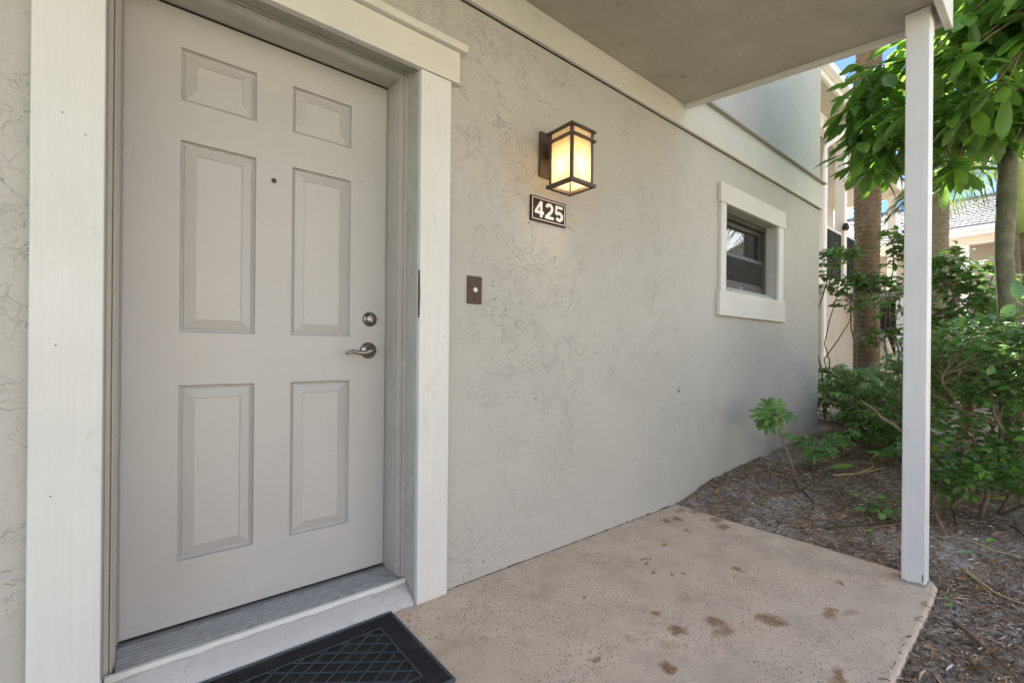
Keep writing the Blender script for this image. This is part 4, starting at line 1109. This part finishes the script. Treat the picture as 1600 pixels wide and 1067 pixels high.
# ------------------------------------------------------------------ mulch litter
mb = MB(); rnd = random.Random(3)
def chip(x, y, L, wd, rnd):
    onslab = x < 2.74 and y > .345
    if onslab and rnd.random() < .8: return
    z = (.002 if onslab else gz(x, y)) + rnd.uniform(.001, .007); a = rnd.uniform(0, math.pi*2) if rnd.random() < .6 else rnd.gauss(2.6, .5)
    d = Vector((math.cos(a), math.sin(a), rnd.uniform(-.25,.3))).normalized(); s_ = Vector((-math.sin(a), math.cos(a), rnd.uniform(-.6,.6)))
    p = Vector((x, y, z)); k = rnd.uniform(-.12,.12)*L
    m0 = p + s_*k + Vector((0,0,.002))
    A, B = p-d*L/2, p+d*L/2
    o = len(mb.v)
    mb.v += [tuple(A-s_*wd*.3), tuple(A+s_*wd*.3), tuple(m0+s_*wd*.5), tuple(m0-s_*wd*.5), tuple(B+s_*wd*.25), tuple(B-s_*wd*.25), tuple(m0+Vector((0,0,wd*.4)))]
    mb.f += [(o, o+3, o+6), (o, o+6, o+1), (o+1, o+6, o+2), (o+3, o+5, o+6), (o+5, o+4, o+6), (o+4, o+2, o+6)]
cnt = 0
while cnt < 40000:
    x = 1.5 + 5.2*rnd.random()**1.5; y = rnd.uniform(-.6, 1.62)
    if x < 2.70 and y > .36: continue
    dens = noise.noise((x*2.1, y*2.1, 11))
    if rnd.random() > .62+.7*dens: continue
    chip(x, y, rnd.choice((.008,.012,.016,.022,.035,.05)), rnd.uniform(.002,.007), rnd); cnt += 1
tag(mb.obj('mulch_litter', M['chip']), 'loose brown bark mulch covering the garden bed', None, None, 'stuff')
lit = []; rnd2 = random.Random(9); dead = leaf_mesh('dead_leaf', M['leaf_dry'], 1, .42, 3, 1, .5, -.35, .5, 0, .03, .1); deadb = leaf_mesh('dead_leaf', M['twig'], 1, .4, 3, 1, .5, -.3, .5, 0, .03, .1)
V, F, MI = [], [], []
for k in range(420):
    x = 2.0 + 4.5*rnd2.random()**1.3; y = rnd2.uniform(-.6, 1.6)
    if x < 2.78 and y > .33: continue
    a = rnd2.uniform(0, 6.28); me = dead if rnd2.random() < .35 else deadb
    mw = orient(Vector((x, y, gz(x, y)+.006)), Vector((math.cos(a), math.sin(a), rnd2.uniform(-.1,.25))), Vector((rnd2.uniform(-.5,.5), rnd2.uniform(-.5,.5), 1)), rnd2.uniform(.02, .065))
    o = len(V); V += [tuple(mw @ v.co) for v in me.vertices]
    for p in me.polygons: F.append(tuple(i+o for i in p.vertices)); MI.append(0 if me == dead else 1)
me = bpy.data.meshes.new('leaf_litter'); me.from_pydata(V, [], F); me.materials.append(M['leaf_dry']); me.materials.append(M['twig']); me.polygons.foreach_set('material_index', MI); me.update()
tag(link('leaf_litter', me), 'small dead leaves scattered over the mulch', None, None, 'stuff')
# ------------------------------------------------------------------ loose twigs, straws and fallen leaves
def gpt(x, y, dz=.006): return (x, y, gz(x, y)+dz)
def stick(name, pts, rad, mat, label, cat, group=None):
    ps = []
    for a, b_ in zip(pts, pts[1:]):
        for i in range(5): t = i/5; ps.append(gpt(a[0]+(b_[0]-a[0])*t, a[1]+(b_[1]-a[1])*t, rad+.006))
    ps.append(gpt(*pts[-1], rad+.006))
    o = MB().tube(ps, [rad*(1-.4*i/(len(ps)-1)) for i in range(len(ps))], 6).obj(name, M[mat], None, smooth=True)
    return tag(o, label, cat, group)
G = 'dead twigs lying on the mulch'
stick('twig', [(2.36,.27),(2.24,.185),(2.09,.09)], .006, 'twig', 'long straight brown twig on the sandy mulch at the front right', 'twig', G)
stick('straw', [(2.95,.307),(2.80,.20),(2.75,.09)], .0045, 'straw', 'golden straw stalk on the mulch right of the post foot', 'straw', G)
stick('straw', [(2.93,.30),(2.84,.24),(2.74,.185)], .003, 'straw', 'thin pale straw crossing beside the golden stalk', 'straw', G)
stick('twig', [(3.12,1.26),(3.28,1.20),(3.43,1.15)], .006, 'twig', 'brown twig pointing from the slab to the seedling foot', 'twig', G)
stick('twig', [(3.30,1.20),(3.40,1.24),(3.50,1.28)], .004, 'straw', 'pale curved twig behind the seedling foot', 'twig', G)
stick('twig', [(3.43,1.12),(3.30,1.02),(3.16,.98)], .006, 'bark_dark', 'dark twig running from the seedling toward the slab', 'twig', G)
stick('twig', [(2.98,.86),(3.2,.72),(3.5,.55)], .007, 'bark_dark', 'long dark twig on the mulch left of the post', 'twig', G)
stick('twig', [(3.12,.70),(3.3,.62),(3.46,.52)], .006, 'twig', 'light brown twig under the leafy branch', 'twig', G)
stick('twig', [(4.25,1.0),(4.5,.98),(4.75,1.05)], .006, 'straw', 'curved pale twig near the low schefflera', 'twig', G)
stick('twig', [(3.95,1.10),(4.2,1.0),(4.6,.92)], .005, 'straw', 'long pale twig beside the lime coloured fallen leaf', 'twig', G)
stick('straw', [(3.35,.33),(3.3,.22),(3.25,.05)], .004, 'straw', 'pale straw lying below the hedge stems', 'straw', G)
stick('twig', [(3.75,.20),(3.55,.12),(3.5,-.02)], .006, 'bark_dark', 'dark twig below the sparse low shrub at the right edge', 'twig', G)
stick('twig', [(3.9,.1),(3.75,.05),(3.7,-.05)], .005, 'straw', 'forked pale twig under the right end of the hedge', 'twig', G)
def fallen(x, y, L, wr, mat, az, label, z=None, tilt=.25, group='fallen leaves'):
    me = leaf_mesh('fallen_leaf', M[mat], 1, wr, 6, 2, .25, -.2, .5, 0, .02, .1)
    p = Vector((x, y, (gz(x, y)+.012) if z is None else z))
    o = link('fallen_leaf', me, None, mw=orient(p, Vector((math.cos(az), math.sin(az), tilt*.4)), Vector((-.2,-.2,1)), L))
    return tag(o, label, 'leaf', group)
fallen(4.05, 1.20, .22, .34, 'leaf_lime', -1.0, 'large lime green fallen leaf on the mulch behind the seedling')
fallen(4.32, .33, .10, .36, 'leaf_yel', -1.3, 'yellow fallen leaf among the hedge stems')
fallen(3.07, .71, .05, .4, 'leaf_fresh', -.9, 'bright green fallen leaf on the mulch left of the post')
fallen(3.15, .34, .05, .35, 'leaf_fresh', -1.2, 'small green leaf on the mulch just right of the post')
fallen(3.38, .27, .06, .35, 'leaf_fresh', -.4, 'pale green fallen leaf below the hedge')
fallen(2.55, .25, .035, .35, 'leaf_dry', -1.0, 'small orange dry leaf on sandy mulch near the slab corner')
fallen(2.50, .315, .03, .4, 'leaf_fresh', -1.0, 'tiny green leaf at the slab edge beside the sandy mulch')
fallen(2.57, .31, .03, .4, 'leaf_fresh', .6, 'tiny bright green leaf closest to the slab corner')
fallen(2.90, .96, .05, .4, 'leaf_dry', -.7, 'dry orange leaf on the mulch along the slab edge')
fallen(3.35, .62, .05, .4, 'leaf_dry', .3, 'dry orange leaf beneath the leafy branch')
fallen(5.15, 1.15, .09, .45, 'leaf_dry', -1.2, 'curled brown leaf under the light green schefflera')
fallen(2.075, 1.325, .042, .42, 'leaf_yel', -.5, 'small yellow green leaf lying on the concrete slab', .004, .1)
fallen(2.34, .60, .05, .3, 'leaf_dry', 1.0, 'small brown leaf scrap on the slab near the post', .003, .1)
bpy.context.view_layer.update()
